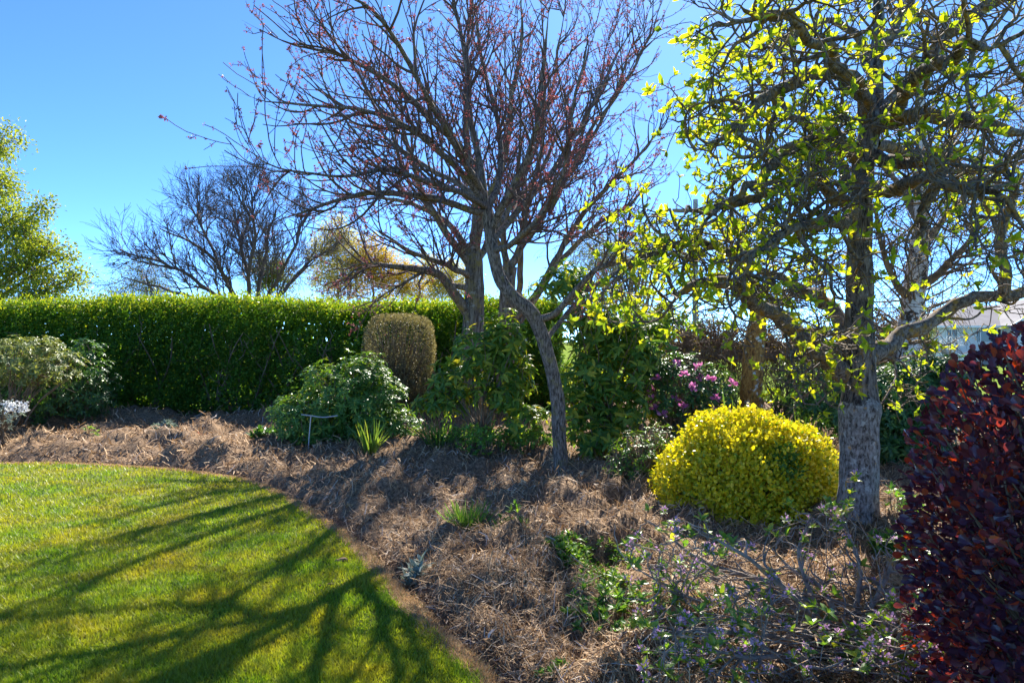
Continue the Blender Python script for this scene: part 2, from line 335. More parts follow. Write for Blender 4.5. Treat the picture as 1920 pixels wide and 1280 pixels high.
# ------------------------------------------------------------------ ground: paddock, lawn, mulch bed
edge_px = [(0, 868), (150, 870), (300, 878), (400, 890), (480, 906), (560, 946), (640, 1002), (700, 1062), (735, 1108), (790, 1162), (850, 1224), (905, 1280)]
E = [(-30, 9.6), (-16, 9.3), (-10, 9.1)]+[((a-960)/F*(CAM_H*F/(b-640)), CAM_H*F/(b-640)) for a, b in edge_px]+[(.12, 2.4), (.5, 1.2), (1.1, 0), (2.0, -2)]
E = catmull(np.array(E), 260)
LAWN = np.vstack([E, [(2, -8), (-30, -8)]])
def inside(x, y, poly=LAWN):
    r = np.zeros(x.shape, bool); q = np.roll(poly, -1, 0)
    for (ax, ay), (bx, by) in zip(poly, q):
        c = (ay > y) != (by > y)
        if ay != by: r ^= c & (x < (bx-ax)*(y-ay)/(by-ay)+ax)
    return r
def sdist(x, y):                             # distance to the lawn edge, positive in the bed
    d = np.full(x.shape, 1e9)
    for a, b in zip(E[:-1], E[1:]):
        e = b-a; t = np.clip(((x-a[0])*e[0]+(y-a[1])*e[1])/(e@e), 0, 1); d = np.minimum(d, (x-a[0]-t*e[0])**2+(y-a[1]-t*e[1])**2)
    return np.where(inside(x, y), -1, 1)*np.sqrt(d)
def bed_h(x, y, s=None):
    x, y = np.asarray(x, float), np.asarray(y, float); s = sdist(x, y) if s is None else s
    p = xy0(x, y); m = fbm(p*1.15, 3, 21); mm = np.abs(fbm(p*2.3, 3, 31)-.5)*2; fine = fbm(p*9, 3, 41)
    h = -.09+.09*sstep(.08, .30, s)+sstep(.05, .7, s)*(.02+.12*sstep(.40, .75, m)+.13*sstep(.45, .8, fbm(p*2.0, 3, 51))+.13*(mm-.3))+.07*sstep(.3, 3, s)+(.12*(fine-.5)+.06*(fbm(p*26, 2, 43)-.5))*sstep(0, .3, s)
    h = h+.05*np.exp(-((s-1.1)/.6)**2)*sstep(-2, -4, x)
    return np.where(y > 15.5, h*sstep(17.5, 15.5, y)-.1*sstep(15.5, 17.5, y), h)
def H(x, y): return float(bed_h(np.array([x]), np.array([y]))[0])
def G(px, py):                               # photo pixel on the bed's surface
    d = 1.5*F/(py-640)
    for _ in range(8): d = (CAM_H-H((px-960)/F*d, d))*F/(py-640)
    return A((px-960)/F*d, d, H((px-960)/F*d, d))

m, t, out = newmat('paddock_grass'); p = N(t, 'ShaderNodeBsdfPrincipled'); pos = world_pos(t)
t.links.new(ramp(t, noise(t, .35, 6, .65, pos), [(.3, (.10, .17, .03)), (.7, (.22, .27, .06))]), p.inputs['Base Color']); p.inputs['Roughness'].default_value = 1; p.inputs['Specular IOR Level'].default_value = 0
t.links.new(p.outputs[0], out.inputs[0]); M['paddock'] = m
m, t, out = newmat('lawn_turf'); p = N(t, 'ShaderNodeBsdfPrincipled'); pos = world_pos(t)
c = ramp(t, noise(t, 60, 4, .7, pos), [(.3, (.05, .10, .012)), (.7, (.13, .20, .02))])
c = mixc(t, ramp(t, noise(t, 1.7, 6, .7, pos), [(.40, (0, 0, 0)), (.72, (1, 1, 1))]), c, (.24, .19, .025)); t.links.new(c, p.inputs['Base Color']); p.inputs['Roughness'].default_value = .9
b = N(t, 'ShaderNodeBump'); b.inputs['Distance'].default_value = .02; t.links.new(noise(t, 140, 3, .7, pos), b.inputs['Height']); t.links.new(b.outputs[0], p.inputs['Normal'])
t.links.new(p.outputs[0], out.inputs[0]); M['lawn'] = m
M['soil'] = plainmat('mulch_soil', (.1, .07, .05), .95, .1, [(.3, (.07, .048, .034)), (.5, (.22, .15, .095)), (.7, (.40, .28, .18))], 34, .9, 70)
M['thatch'] = leafmat('dry_thatch', [(0, (.34, .22, .11)), (.7, (.56, .39, .21)), (.9, (.62, .47, .28)), (1, (.2, .3, .04))], .3, (1.1, 1, .8), .8, .2)
M['edge'] = plainmat('dry_cut_turf', (.34, .22, .11), .95, .1, [(.3, (.26, .165, .085)), (.7, (.52, .36, .20))], 40, 1.0, 160)
m, t, out = newmat('straw'); p = N(t, 'ShaderNodeBsdfPrincipled'); r = island(t)
t.links.new(ramp(t, r, [(0, (.12, .065, .035)), (.25, (.30, .18, .09)), (.6, (.52, .34, .18)), (.88, (.70, .50, .30)), (.95, (.46, .39, .33)), (1, (.72, .62, .52))]), p.inputs['Base Color']); p.inputs['Roughness'].default_value = .75; p.inputs['Specular IOR Level'].default_value = .3
tr = N(t, 'ShaderNodeBsdfTranslucent'); tr.inputs[0].default_value = (.4, .25, .12, 1); mx = N(t, 'ShaderNodeMixShader'); mx.inputs[0].default_value = .18
t.links.new(p.outputs[0], mx.inputs[1]); t.links.new(tr.outputs[0], mx.inputs[2]); t.links.new(mx.outputs[0], out.inputs[0]); M['straw'] = m

tag(put('ground', Geo().add(A((-900, -60, -.16), (900, -60, -.16), (900, 1500, -.16), (-900, 1500, -.16)), [[0, 1, 2, 3]]), M['paddock']), kind='structure')
tag(put('lawn', Geo().add(np.hstack([LAWN, np.zeros((len(LAWN), 1))]), [list(range(len(LAWN)))[::-1]]), M['lawn']), kind='structure')
uu = np.linspace(-1.05, 1.05, 370); yy = np.geomspace(1.6, 18, 240); gx, gy = np.meshgrid(uu, yy); gx = gx*(gy+1.2); sg = sdist(gx, gy)
gz = bed_h(gx, gy, sg); ii = np.arange(gx.size).reshape(gx.shape)
q = np.stack([ii[:-1, :-1], ii[:-1, 1:], ii[1:, 1:], ii[1:, :-1]], -1).reshape(-1, 4); q = q[(sg.ravel()[q] > -.12).any(1)]
tag(put('mulch_bed', Geo().add(np.stack([gx, gy, gz], -1), q), M['soil'], smooth=True), kind='structure')
nrm2 = norm(np.gradient(E, axis=0)) @ A((0, -1), (1, 0)); k = len(E)
prof = [(-.05, .003), (-.02, .008), (.015, .004), (.05, -.015), (.085, -.06), (.11, -.12)]; ev = []
sgn = 1 if sdist(*(E[120:121]+nrm2[120:121]*.1).T)[0] > 0 else -1
wob = (fbm(np.hstack([E*4, np.zeros((k, 1))]), 4, 3)-.5)*.13
for off, z in prof: ev.append(np.hstack([E+sgn*nrm2*(off+wob*(1 if off > 0 else 0))[:, None], np.full((k, 1), z)]))
ei = np.arange(k*len(prof)).reshape(len(prof), k)
tag(put('lawn_edge', Geo().add(np.concatenate(ev), np.stack([ei[:-1, :-1], ei[:-1, 1:], ei[1:, 1:], ei[1:, :-1]], -1).reshape(-1, 4)), M['edge'], smooth=True), kind='structure')

def scatter(n, y0, y1, u0, u1, power=1.0):   # spread so that the picture, not the plan, is evenly covered
    y = (U(y0**-power, y1**-power, n))**(-1/power); x = U(u0, u1, n)*(y+.6); return x, y
# grass
x, y = scatter(350000, 2.6, 10.5, -.92, .12); k = (sdist(x, y) < -.03+U(-.03, .03, len(x))+.06*(vnoise(xy0(x, y)*7, 12)-.5)); x, y = x[k], y[k]
n = len(x); hgt = U(.014, .034, n)*(.7+.6*vnoise(xy0(x, y)*6, 8))*(1+.03*y); wdt = U(.0016, .003, n)*(.55+.22*y); a = U(0, 6.28, n); ln = U(.2, 1.1, n)*hgt; b = a+U(-.6, .6, n)
base = xy0(x, y); side = np.stack([np.cos(a+1.57), np.sin(a+1.57), 0*a], -1)*wdt[:, None]; tip = base+np.stack([np.cos(b)*ln, np.sin(b)*ln, hgt], -1)
V = np.stack([base-side, base+side, tip], 1).reshape(-1, 3)
tag(put('grass', Geo().add(V, np.arange(3*n).reshape(-1, 3)), M['grass']), 'short mown green lawn grass with yellow mossy patches', 'grass', kind='stuff')
# dry thatch along the cut edge
n = 26000; i = rng.integers(40, len(E)-30, n); o = np.clip(rng.normal(size=n)*.035+.02, -.06, .09); e2 = E[i]+sgn*nrm2[i]*(o+wob[i]*.6)[:, None]+rng.normal(size=(n, 2))*.012
a = U(0, 6.28, n); hh = U(.008, .03, n); ln = U(.01, .04, n); b0 = np.column_stack([e2, np.where(o > .03, -.02, .0)]); sd = np.stack([np.sin(a), -np.cos(a), 0*a], -1)*(U(.0012, .0024, n)*(.5+.2*e2[:, 1]))[:, None]
V = np.stack([b0-sd, b0+sd, b0+np.stack([np.cos(a)*ln, np.sin(a)*ln, hh], -1)], 1).reshape(-1, 3)
tag(put('dry_grass', Geo().add(V, np.arange(3*n).reshape(-1, 3)), M['thatch']), 'dry tan cut grass fringe along the curved lawn edge', 'grass', kind='stuff')
# straw mulch
def straw(n, y0, y1, u0, u1, L, wd, lift, power=1.0):
    x, y = scatter(n, y0, y1, u0, u1, power); s = sdist(x, y); k = (s > .13+U(-.05, .03, n)) & ((x < .75*y+.6) | (y > 2.5)); x, y, s = x[k], y[k], s[k]; n = len(x)
    z = bed_h(x, y, s); ln = U(*L, n); a = U(0, 6.28, n)+(fbm(xy0(x, y)*1.3, 2, 77)-.5)*6; pitch = rng.normal(size=n)*lift
    d = np.stack([np.cos(a)*np.cos(pitch), np.sin(a)*np.cos(pitch), np.sin(pitch)], -1)
    e = .02; gxn = (bed_h(x+e, y, s)-bed_h(x-e, y, s))/(2*e); gyn = (bed_h(x, y+e, s)-bed_h(x, y-e, s))/(2*e)
    d[:, 2] += gxn*d[:, 0]+gyn*d[:, 1]; d = norm(d); sd = norm(np.cross(d, rdir(n)*.5+A(0, 0, 1)))*(U(*wd, n)*(.6+.1*y))[:, None]
    c = np.stack([x, y, z+U(.0, .045, n)], -1); bow = norm(np.cross(d, sd))*(U(-.12, .12, n)*ln)[:, None]+sd*U(-6, 6, n)[:, None]
    p0, p1, p2 = c-d*ln[:, None]/2, c+bow, c+d*ln[:, None]/2
    V = np.stack([p0-sd, p0+sd, p1-sd, p1+sd, p2-sd*.5, p2+sd*.5], 1).reshape(-1, 3)
    f = (np.array([(0, 1, 3, 2), (2, 3, 5, 4)])[None]+(np.arange(n)*6)[:, None, None]).reshape(-1, 4); return V, f
g = Geo().add(*straw(115000, 2.4, 13.5, -.9, .95, (.04, .13), (.0016, .0038), .42, 1.0)).add(*straw(14000, 2.4, 8, -.5, .95, (.12, .30), (.0012, .003), .34)).add(*straw(6000, 2.4, 9, -.6, .95, (.02, .06), (.006, .016), .3)).add(*straw(9000, 8, 14, -.9, .5, (.10, .22), (.003, .006), .5))
tag(put('straw_mulch', g, M['straw']), 'loose brown straw and bark mulch heaped over the garden bed', 'mulch', kind='stuff')
for px, py, L, r, a, lab in ((640, 1054, .10, .020, .4, 'dark clod of earth lying on the lawn by the bed edge'), (612, 1098, .13, .008, .15, 'short dead brown twig lying on the lawn')):
    d = CAM_H*F/(py-640); b0 = A((px-960)/F*d, d, r*.7); s = np.linspace(-.5, .5, 9)
    P = b0+np.stack([s*L*math.cos(a), s*L*math.sin(a), .006*np.sin(s*9)], -1)
    V, f = tubes(P[None], (r*(1-(2*s)**4*.9))[None], 8, .5, 40)
    tag(put('dead_twig' if r < .01 else 'earth_clod', Geo().add(V, f), M['soil'], off=b0, smooth=True), lab, 'twig' if r < .01 else 'clod')

# ------------------------------------------------------------------ hedge
HX0, HX1, HY0, HY1, HZ = -17.0, .9, 14.0, 15.3, 2.42
hd = thing('clipped_hedge', (-7, 14.6, 0), 'long tall clipped green hedge with sunlit yellow green top along the bed', 'hedge')
def htop(x): return HZ+.06*np.sin(x*.7+.4)+.10*(fbm(xy0(x*1.7, x*0), 2, 14)-.5)
n = 92000; x = U(HX0, HX1, n)*1.0; z = U(.02, 1, n)**.9*htop(x); lmp = (fbm(np.stack([x*2.1, 0*x, z*2.1], -1), 3, 9)-.5)
yv = HY0-.28*lmp*2+.35*U(0, 1, n)**1.5+.12*sstep(.7, 0, z)
gap = fbm(np.stack([x*1.3, 0*x+3, z*1.1], -1), 3, 19)+.25*sstep(1.2, .2, z); k = (gap < .70+U(-.06, .06, n)); x, z, yv = x[k], z[k], yv[k]; n = len(x)
pos = np.stack([x, yv, z], -1); xd = norm(A(0, -.7, .25)+rdir(n)); nr = norm(A(0, -.6, .8)+rdir(n)*.8)
g = Geo().add(*inst(*LF2, pos, xd, nr, U(.05, .085, n)), 0)
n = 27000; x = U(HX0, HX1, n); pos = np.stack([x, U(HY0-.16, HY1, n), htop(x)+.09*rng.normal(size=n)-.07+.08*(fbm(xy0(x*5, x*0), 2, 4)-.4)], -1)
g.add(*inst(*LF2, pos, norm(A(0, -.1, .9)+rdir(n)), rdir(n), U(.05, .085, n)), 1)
n = 12000; pos = np.stack([U(HX1-.1, HX1+.15, n), U(HY0, HY1, n), U(.1, HZ, n)], -1); g.add(*inst(*LF2, pos, rdir(n), rdir(n), U(.05, .08, n)), 0)
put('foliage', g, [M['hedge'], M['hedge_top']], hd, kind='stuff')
bx = np.linspace(HX0, HX1-.2, 90); bb = np.stack([bx+U(-.05, .05, 90), U(14.45, 14.8, 90), np.zeros(90)], -1)
P = grow(np.repeat(bb, 3, 0), norm(A(0, 0, 1)+rdir(270)*.35), U(1.6, 2.2, 270), 8, .12, .1)
P2, R2 = spawn(P, np.full((270, 8), .018), 1500, (.05, 1), (.35, .7), (30, 80), 5, .2, .05, .008, .002)
put('branches', Geo().add(*tubes(P, np.linspace(.025, .008, 8)[None].repeat(270, 0), 4)).add(*tubes(P2, R2, 3)), M['stem'], hd, kind='stuff')
n = 52000; pos = np.stack([U(HX0, HX1, n), U(14.3, 15.2, n), U(.0, HZ-.05, n)], -1)
put('inner_foliage', Geo().add(*inst(*LF2, pos, rdir(n)*A(1, .4, 1), rdir(n)*.5+A(0, -1, 0), U(.10, .17, n))), M['hedge'], hd, kind='stuff')

# ------------------------------------------------------------------ background trees and buildings
def leafy_tree(name, label, cat, base, clusters, mat, nl, ls, tr, group=None, bark='bark2', tmpl=LF2, twigs=8):
    th = thing(name, base, label, cat, group); base = A(*base)
    cs = [(W(a, b, d), (1.55 if d > 27 and d < 40 else 1)*r/F*d) for a, b, d, r in clusters]; tips = np.array([c for c, r in cs]); rr = np.array([r for c, r in cs])
    top = tips[:, 2].max(); P = np.array([catmull([base, base+A(.05, 0, (top-base[2])*.45), base+A(-.05, .1, (top-base[2])*.85)], 12)]); R = np.linspace(tr, tr*.25, 12)[None]
    g = Geo().add(*tubes(P, R, 10, .12, 3))
    put('trunk', g, M[bark], th, smooth=True)
    g = Geo(); k = len(tips); s0 = np.clip((tips[:, 2]-base[2])/(top-base[2])*.55, .1, .8); o, _ = at(P, np.zeros(k, int), s0)
    s = np.linspace(0, 1, 8)[None, :, None]; mid = (o+tips)/2+A(0, 0, .15)*rr[:, None]; Q = (1-s)**2*o[:, None]+2*s*(1-s)*mid[:, None]+s*s*tips[:, None]; Q[:, 1:] += rng.normal(size=(k, 7, 3))*.04*rr[:, None, None]
    g.add(*tubes(Q, np.linspace(tr*.35, tr*.08, 8)[None].repeat(k, 0), 5))
    nt_ = k*twigs*6; i = rng.choice(k, nt_, p=rr**2/(rr**2).sum()); dd = rdir(nt_)*A(1, 1, .9)
    T = grow(tips[i]+dd*(rr[i]*U(0, .35, nt_))[:, None], dd+A(0, 0, .15), rr[i]*U(.4, .85, nt_), 4, .26, .0)
    g.add(*tubes(T, np.linspace(tr*.05, tr*.015, 4)[None].repeat(nt_, 0), 3)); put('branches', g, M[bark], th, kind='stuff')
    j = rng.choice(nt_, nl); tt = U(.15, 1, nl)**.7; pos, tan = at(T, j, tt); pos = pos+rng.normal(size=pos.shape)*ls*1.3
    put('crown', Geo().add(*inst(*tmpl, pos, norm(tan+rdir(nl)+A(0, 0, -.2)), rdir(nl)+A(0, 0, .6), U(.7, 1.3, nl)*ls)), M[mat], th, kind='stuff'); return th
leafy_tree('leafy_tree', 'bushy broadleaf tree in bright yellow green spring leaf rising behind the hedge end', 'tree', (-14.6, 17.5, 0),
           [(5, 262, 17, 48), (-50, 300, 17.5, 80), (-10, 350, 17.5, 50), (10, 430, 17, 75), (55, 440, 16.8, 52), (95, 470, 16.6, 42), (40, 500, 16.5, 75), (100, 540, 16.3, 52), (140, 520, 16.2, 36), (60, 570, 16.2, 52), (-20, 580, 16.5, 85), (-90, 480, 17, 120), (-140, 330, 18, 130), (-110, 200, 18, 90), (128, 478, 16.5, 22), (75, 388, 16.8, 28), (-180, 560, 17, 110)], 'birchleaf', 44000, .085, .22, twigs=16)
def bare_tree(name, label, base, stems_, lv, r0, depth_spread, twig='baretwig', group=None, cat='tree', up=.06):
    th = thing(name, base, label, cat, group); P, R = limbs([[(*s_[0], r0)]+[(*p, r0*(1-.8*(k+1)/(len(s_)-1))) for k, p in enumerate(s_[1:])] for s_ in stems_], 16, .03)
    g = Geo()
    for k in range(len(P)): put('stem', Geo().add(*tubes(P[k:k+1], R[k:k+1], 6)), M[twig], th, smooth=True)
    for cnt, L, ang, rm, re in lv:
        P, R = spawn(P, R, cnt, (.32, 1), L, ang, 7 if cnt < 500 else 5, .13, up, rm, re, .45); g.add(*tubes(P, R, 3))
    put('branches', g, M[twig], th, kind='stuff'); return th, P
BD = 26
st = [[(455, 640, BD), (440, 560, BD), (395, 480, BD-1), (300, 425, BD-2)], [(460, 640, BD), (470, 550, BD), (450, 450, BD+1), (430, 375, BD+2)], [(465, 640, BD), (485, 550, BD), (500, 460, BD), (520, 390, BD)],
      [(450, 640, BD), (420, 570, BD-1), (340, 510, BD-2), (225, 470, BD-2)], [(470, 640, BD), (505, 550, BD-1), (550, 470, BD-2), (570, 410, BD-2)], [(455, 640, BD), (430, 540, BD+1), (380, 430, BD+2), (370, 385, BD+3)],
      [(468, 640, BD), (520, 560, BD+1), (570, 500, BD+2), (610, 470, BD+2)], [(452, 640, BD), (400, 580, BD+1), (300, 540, BD+2), (230, 520, BD+2)], [(462, 640, BD), (465, 540, BD-1), (475, 440, BD-2), (470, 365, BD-2)]]
bare_tree('bare_tree', 'wide rounded leafless tree with dark fine twigs standing behind the hedge', (W(460, 640, BD)[0], BD, 0), st, [(150, (1.3, 2.6), (18, 45), .04, .012), (1100, (.7, 1.6), (18, 45), .018, .006), (6500, (.3, .9), (15, 45), .009, .005)], .11, 2)
leafy_tree('golden_tree', 'small thin round tree with sparse bronze leaves at the edge of the bare tree', 'tree', (W(275, 640, 32)[0], 32, 0), [(265, 510, 32, 35), (290, 520, 32, 35), (245, 535, 32, 38), (300, 545, 32, 30), (215, 550, 32, 28), (270, 545, 31, 30)], 'olive', 5200, .075, .10, 'trees beyond the hedge', twigs=16)
leafy_tree('olive_tree', 'small dense olive green tree seen through the bare tree branches', 'tree', (W(505, 640, 36)[0], 36, 0), [(500, 490, 36, 26), (515, 510, 36, 26), (490, 515, 36, 25), (530, 530, 36, 24), (505, 540, 36, 34)], 'olive', 9000, .10, .10, 'trees beyond the hedge')
leafy_tree('birch_tree', 'tall slender tree with sparse pale yellow green catkins beyond the hedge', 'tree', (W(632, 640, 30)[0], 30, 0), [(632, 430, 30, 26), (620, 460, 30, 34), (650, 470, 30, 34), (600, 480, 30, 26), (640, 510, 30, 40), (610, 520, 30, 34), (668, 500, 30, 28), (640, 545, 30, 34)], 'pale', 17000, .08, .08, 'trees beyond the hedge', 'lightbark', LF2, 16)
leafy_tree('birch_tree', 'loose golden leaved tree beside the pale slender tree beyond the hedge', 'tree', (W(700, 640, 30)[0], 30, 0), [(690, 460, 30, 24), (700, 490, 30, 32), (680, 510, 30, 28), (725, 500, 30, 32), (740, 530, 30, 36), (700, 540, 30, 34), (768, 520, 30, 30), (770, 550, 30, 30)], 'gold', 17000, .085, .08, 'trees beyond the hedge', 'lightbark', LF2, 13)
leafy_tree('birch_tree', 'low yellow green bushy tree behind the old plum trunk', 'tree', (W(830, 640, 32)[0], 32, 0), [(820, 510, 32, 34), (840, 540, 32, 34), (800, 545, 32, 30), (865, 520, 32, 30), (870, 555, 32, 26)], 'pale', 16000, .08, .08, 'trees beyond the hedge', 'lightbark', LF2, 12)
# weeping willow
th = thing('willow_tree', (W(1185, 640, 27)[0], 27, 0), 'pale green weeping willow hanging behind the rhododendrons', 'tree')
tp = np.array([W(U(1090, 1275), U(450, 520), U(25, 29)) for _ in range(26)]); V, f = stems((W(1185, 640, 27)[0], 27, 0), tp, .06, .02, 9, 5, .1, .5, .1)
put('trunk', Geo().add(*tubes(np.array([catmull([A(W(1185, 640, 27)[0], 27, 0), W(1182, 560, 27), W(1188, 480, 27)], 8)]), np.linspace(.18, .07, 8)[None], 8)), M['bark2'], th, smooth=True)
P = grow(tp[rng.integers(0, 26, 700)]+rng.normal(size=(700, 3))*.35, norm(rdir(700)+A(0, 0, .3)), U(1.2, 2.8, 700), 9, .10, -.22); j = rng.integers(0, 700, 9000); pos, tan = at(P, j, U(.1, 1, 9000))
put('branches', Geo().add(V, f).add(*tubes(P, np.linspace(.008, .004, 9)[None].repeat(700, 0), 3)), M['lightbark'], th, kind='stuff')
put('crown', Geo().add(*inst(*LF2N, pos, norm(tan+rdir(9000)*.5), rdir(9000), U(.06, .11, 9000))), M['willow'], th, kind='stuff')
for px, d, lab in ((1800, 62, 'dark evergreen tree showing over the eave of the white house'), (1850, 66, 'taller dark evergreen tree behind the roof of the white house')):
    leafy_tree('evergreen_tree', lab, 'tree', (W(px, 640, d)[0], d, 0), [(px, 590, d, 22), (px-20, 605, d, 18), (px+20, 600, d, 20), (px, 615, d, 24), (px-15, 630, d, 20)], 'darkgreen', 3500, .22, .14)
leafy_tree('garden_shrub', 'olive shrub standing beside the corner of the white house', 'shrub', (W(1738, 640, 46)[0], 46, -.1), [(1740, 625, 46, 14), (1733, 640, 46, 15), (1745, 650, 46, 14), (1738, 660, 46, 14)], 'olive', 3500, .10, .06)

# white house
hs = thing('white_house', (38, 54, 0), 'white weatherboard house with pale grey corrugated roof beyond the garden', 'house')
m, t, out = newmat('weatherboard'); p = N(t, 'ShaderNodeBsdfPrincipled'); p.inputs['Base Color'].default_value = (.74, .77, .80, 1); p.inputs['Roughness'].default_value = .6
wv = N(t, 'ShaderNodeTexWave', bands_direction='Z', wave_profile='SAW'); wv.inputs['Scale'].default_value = 1/.15/6.28*3.14; t.links.new(world_pos(t), wv.inputs[0])
b = N(t, 'ShaderNodeBump'); b.inputs['Distance'].default_value = .03; t.links.new(wv.outputs[1], b.inputs['Height']); t.links.new(b.outputs[0], p.inputs['Normal']); t.links.new(p.outputs[0], out.inputs[0]); M['board'] = m
m, t, out = newmat('corrugated_roof'); p = N(t, 'ShaderNodeBsdfPrincipled'); t.links.new(ramp(t, noise(t, 1.2, 5, .6, world_pos(t)), [(.3, (.22, .21, .22)), (.7, (.29, .28, .29))]), p.inputs['Base Color']); p.inputs['Roughness'].default_value = .8; p.inputs['Specular IOR Level'].default_value = .1
wv = N(t, 'ShaderNodeTexWave', bands_direction='X', wave_profile='SIN'); wv.inputs['Scale'].default_value = 2.0; t.links.new(world_pos(t), wv.inputs[0])
b = N(t, 'ShaderNodeBump'); b.inputs['Distance'].default_value = .03; t.links.new(wv.outputs[1], b.inputs['Height']); t.links.new(b.outputs[0], p.inputs['Normal']); t.links.new(p.outputs[0], out.inputs[0]); M['roof'] = m
YH = 52.0
def hx(px, d=YH): return (px-960)/F*d
x0, x1 = hx(1753), 48.0; ze = W(0, 613, YH)[2]; zb = W(0, 669, YH)[2]
put('wall', Geo().add(*boxv(x0, x1, YH, YH+8, zb-.25, ze)), M['board'], hs)
put('plinth', Geo().add(*boxv(x0+.05, x1-.05, YH+.05, YH+7.95, -.2, zb-.25)), M['concrete'], hs)
er, ry = .55, YH+4; rz = ze+1.75; hxr = x0+4.6
v = A((x0-er, YH-er, ze), (x1+er, YH-er, ze), (x1+er, YH+8+er, ze), (x0-er, YH+8+er, ze), (hxr, ry, rz), (x1-3, ry, rz)); v2 = v.copy(); v2[:, 2] += .10
rf = put('roof', Geo().add(v2, [(0, 1, 5, 4), (2, 3, 4, 5)]).add(v2, [(1, 2, 5), (3, 0, 4)]).add(v, [(0, 3, 2, 1)]), M['roof'], hs)
put('gutter', Geo().add(*boxv(x0-er-.05, x1+er, YH-er-.09, YH-er, ze-.06, ze+.10)), M['whitepaint'], rf)
gx0, gx1 = hx(1893, 50.5), hx(1893, 50.5)+7.0; gz = ze+2.1; gm = (gx0+gx1)/2; yf = 50.4
put('gable_wing', Geo().add(*boxv(gx0+.5, gx1-.5, yf+.4, YH-.003, zb-.25, ze)).add(A((gx0+.3, yf+.4, ze+.004), (gx1-.3, yf+.4, ze+.004), (gm, yf+.4, gz-.15)), [[0, 1, 2]]), M['board'], hs)
gr = Geo(); th_ = .09
for sx, xe in ((1, gx0), (-1, gx1)): gr.add(A((xe, yf, ze-.05), (gm, yf, gz), (gm, ry, gz), (xe, ry, ze-.05), (xe, yf, ze+th_), (gm, yf, gz+th_), (gm, ry, gz+th_), (xe, ry, ze+th_)), [(0, 1, 2, 3), (4, 7, 6, 5), (0, 4, 5, 1), (0, 3, 7, 4)])
put('gable_roof', gr, M['roof'], hs)
for sx, xe in ((1, gx0), (-1, gx1)):
    put('bargeboard', Geo().add(A((xe, yf-.06, ze-.16), (gm, yf-.06, gz-.11), (gm, yf-.06, gz+.14), (xe, yf-.06, ze+.10), (xe, yf-.01, ze-.16), (gm, yf-.01, gz-.11), (gm, yf-.01, gz+.14), (xe, yf-.01, ze+.10)), [(0, 1, 2, 3), (7, 6, 5, 4), (0, 3, 7, 4), (3, 2, 6, 7), (0, 4, 5, 1)]), M['whitepaint'], hs)
for a, b_, yt, yb, cuts in ((1775, 1794, 618, 646, (.45,)), (1830, 1876, 615, 641, (.16, .84))):
    xa, xb, zt, zl = hx(a), hx(b_), W(0, yt, YH)[2], W(0, yb, YH)[2]
    wn = put('window', Geo().add(*boxv(xa, xb, YH-.02, YH+.02, zl, zt)), M['glass'], hs); fr = Geo(); q = .07
    for bxs in ((xa-q, xb+q, zt, zt+q), (xa-q, xb+q, zl-q, zl), (xa-q, xa, zl, zt), (xb, xb+q, zl, zt), *[(xa+(xb-xa)*c-.035, xa+(xb-xa)*c+.035, zl, zt) for c in cuts]): fr.add(*boxv(bxs[0], bxs[1], YH-.06, YH-.022, bxs[2], bxs[3]))
    put('frame', fr, M['whitepaint'], wn)
fn = thing('low_fence', (37, 47, 0), 'low white rail fence in front of the white house', 'fence')
for zr in (.35, .62): put('rail', Geo().add(*boxv(hx(1730, 47), 46, 47, 47.05, zr, zr+.14)), M['whitepaint'], fn)
for k in range(10):
    xx = hx(1730, 47)+.3+k*1.8; put('post', Geo().add(*boxv(xx, xx+.1, 47.052, 47.15, -.2, .85)), M['whitepaint'], fn)
th = thing('blossom_shrub', (hx(1777, 44), 44, -.1), 'small bare branched shrub with white blossom before the house window', 'shrub')
tp = np.array([W(U(1755, 1800), U(632, 655), U(43.6, 44.4)) for _ in range(40)]); put('stem', Geo().add(*stems((hx(1777, 44), 44, 0), tp, .03, .01, 6, 3, .03, .2, .05)), M['lightbark'], th)
q = np.repeat(tp, 14, 0)+rng.normal(size=(560, 3))*.13; put('blossom', Geo().add(*inst(*LF2, q, rdir(560), rdir(560), np.full(560, .07))), M['white'], th, kind='stuff')
sh = thing('long_shed', (hx(800, 42), 45, 0), 'long low farm shed with pale roof just showing over the hedge', 'shed')
xa, xb = hx(640, 42), hx(1010, 42); zt = W(0, 566.5, 42)[2]
put('wall', Geo().add(*boxv(xa+.2, xb-.2, 42.2, 47.8, -.16, zt-.5)), M['board'], sh)
put('roof', Geo().add(A((xa, 42, zt-.48), (xb, 42, zt-.48), (xb, 45, zt), (xa, 45, zt), (xa, 48, zt-.48), (xb, 48, zt-.48)), [(0, 1, 2, 3), (3, 2, 5, 4)]), M['roof'], sh)
def pole(px, d, wd, top, lab, arm):
    th = thing('utility_pole', (hx(px, d), d, -.16), lab, 'pole'); x = hx(px, d)
    g = Geo(); g.add(*tubes(np.array([[A(x, d, -.16), A(x, d, top*.5), A(x, d, top)]]), A(wd*.5, wd*.45, wd*.36)[None], 8)); put('shaft', g, M['pole'], th, smooth=True)
    if arm:
        ar = put('crossarm', Geo().add(*boxv(x-.9, x+.9, d-.16, d-.09, top-.5, top-.38)), M['timber'], th)
        for q in (-.75, -.3, .3, .75): put('insulator', Geo().add(*tubes(np.array([[A(x+q, d-.125, top-.38), A(x+q, d-.125, top-.30), A(x+q, d-.125, top-.22)]]), A(.03, .05, .02)[None], 8)), M['whitepaint'], ar)
pole(1304, 26, .27, 7.0, 'tall grey utility pole with a crossarm behind the apple branches', True)
pole(1485, 34, .16, 3.7, 'short slim grey post in the paddock behind the vine fence', False)

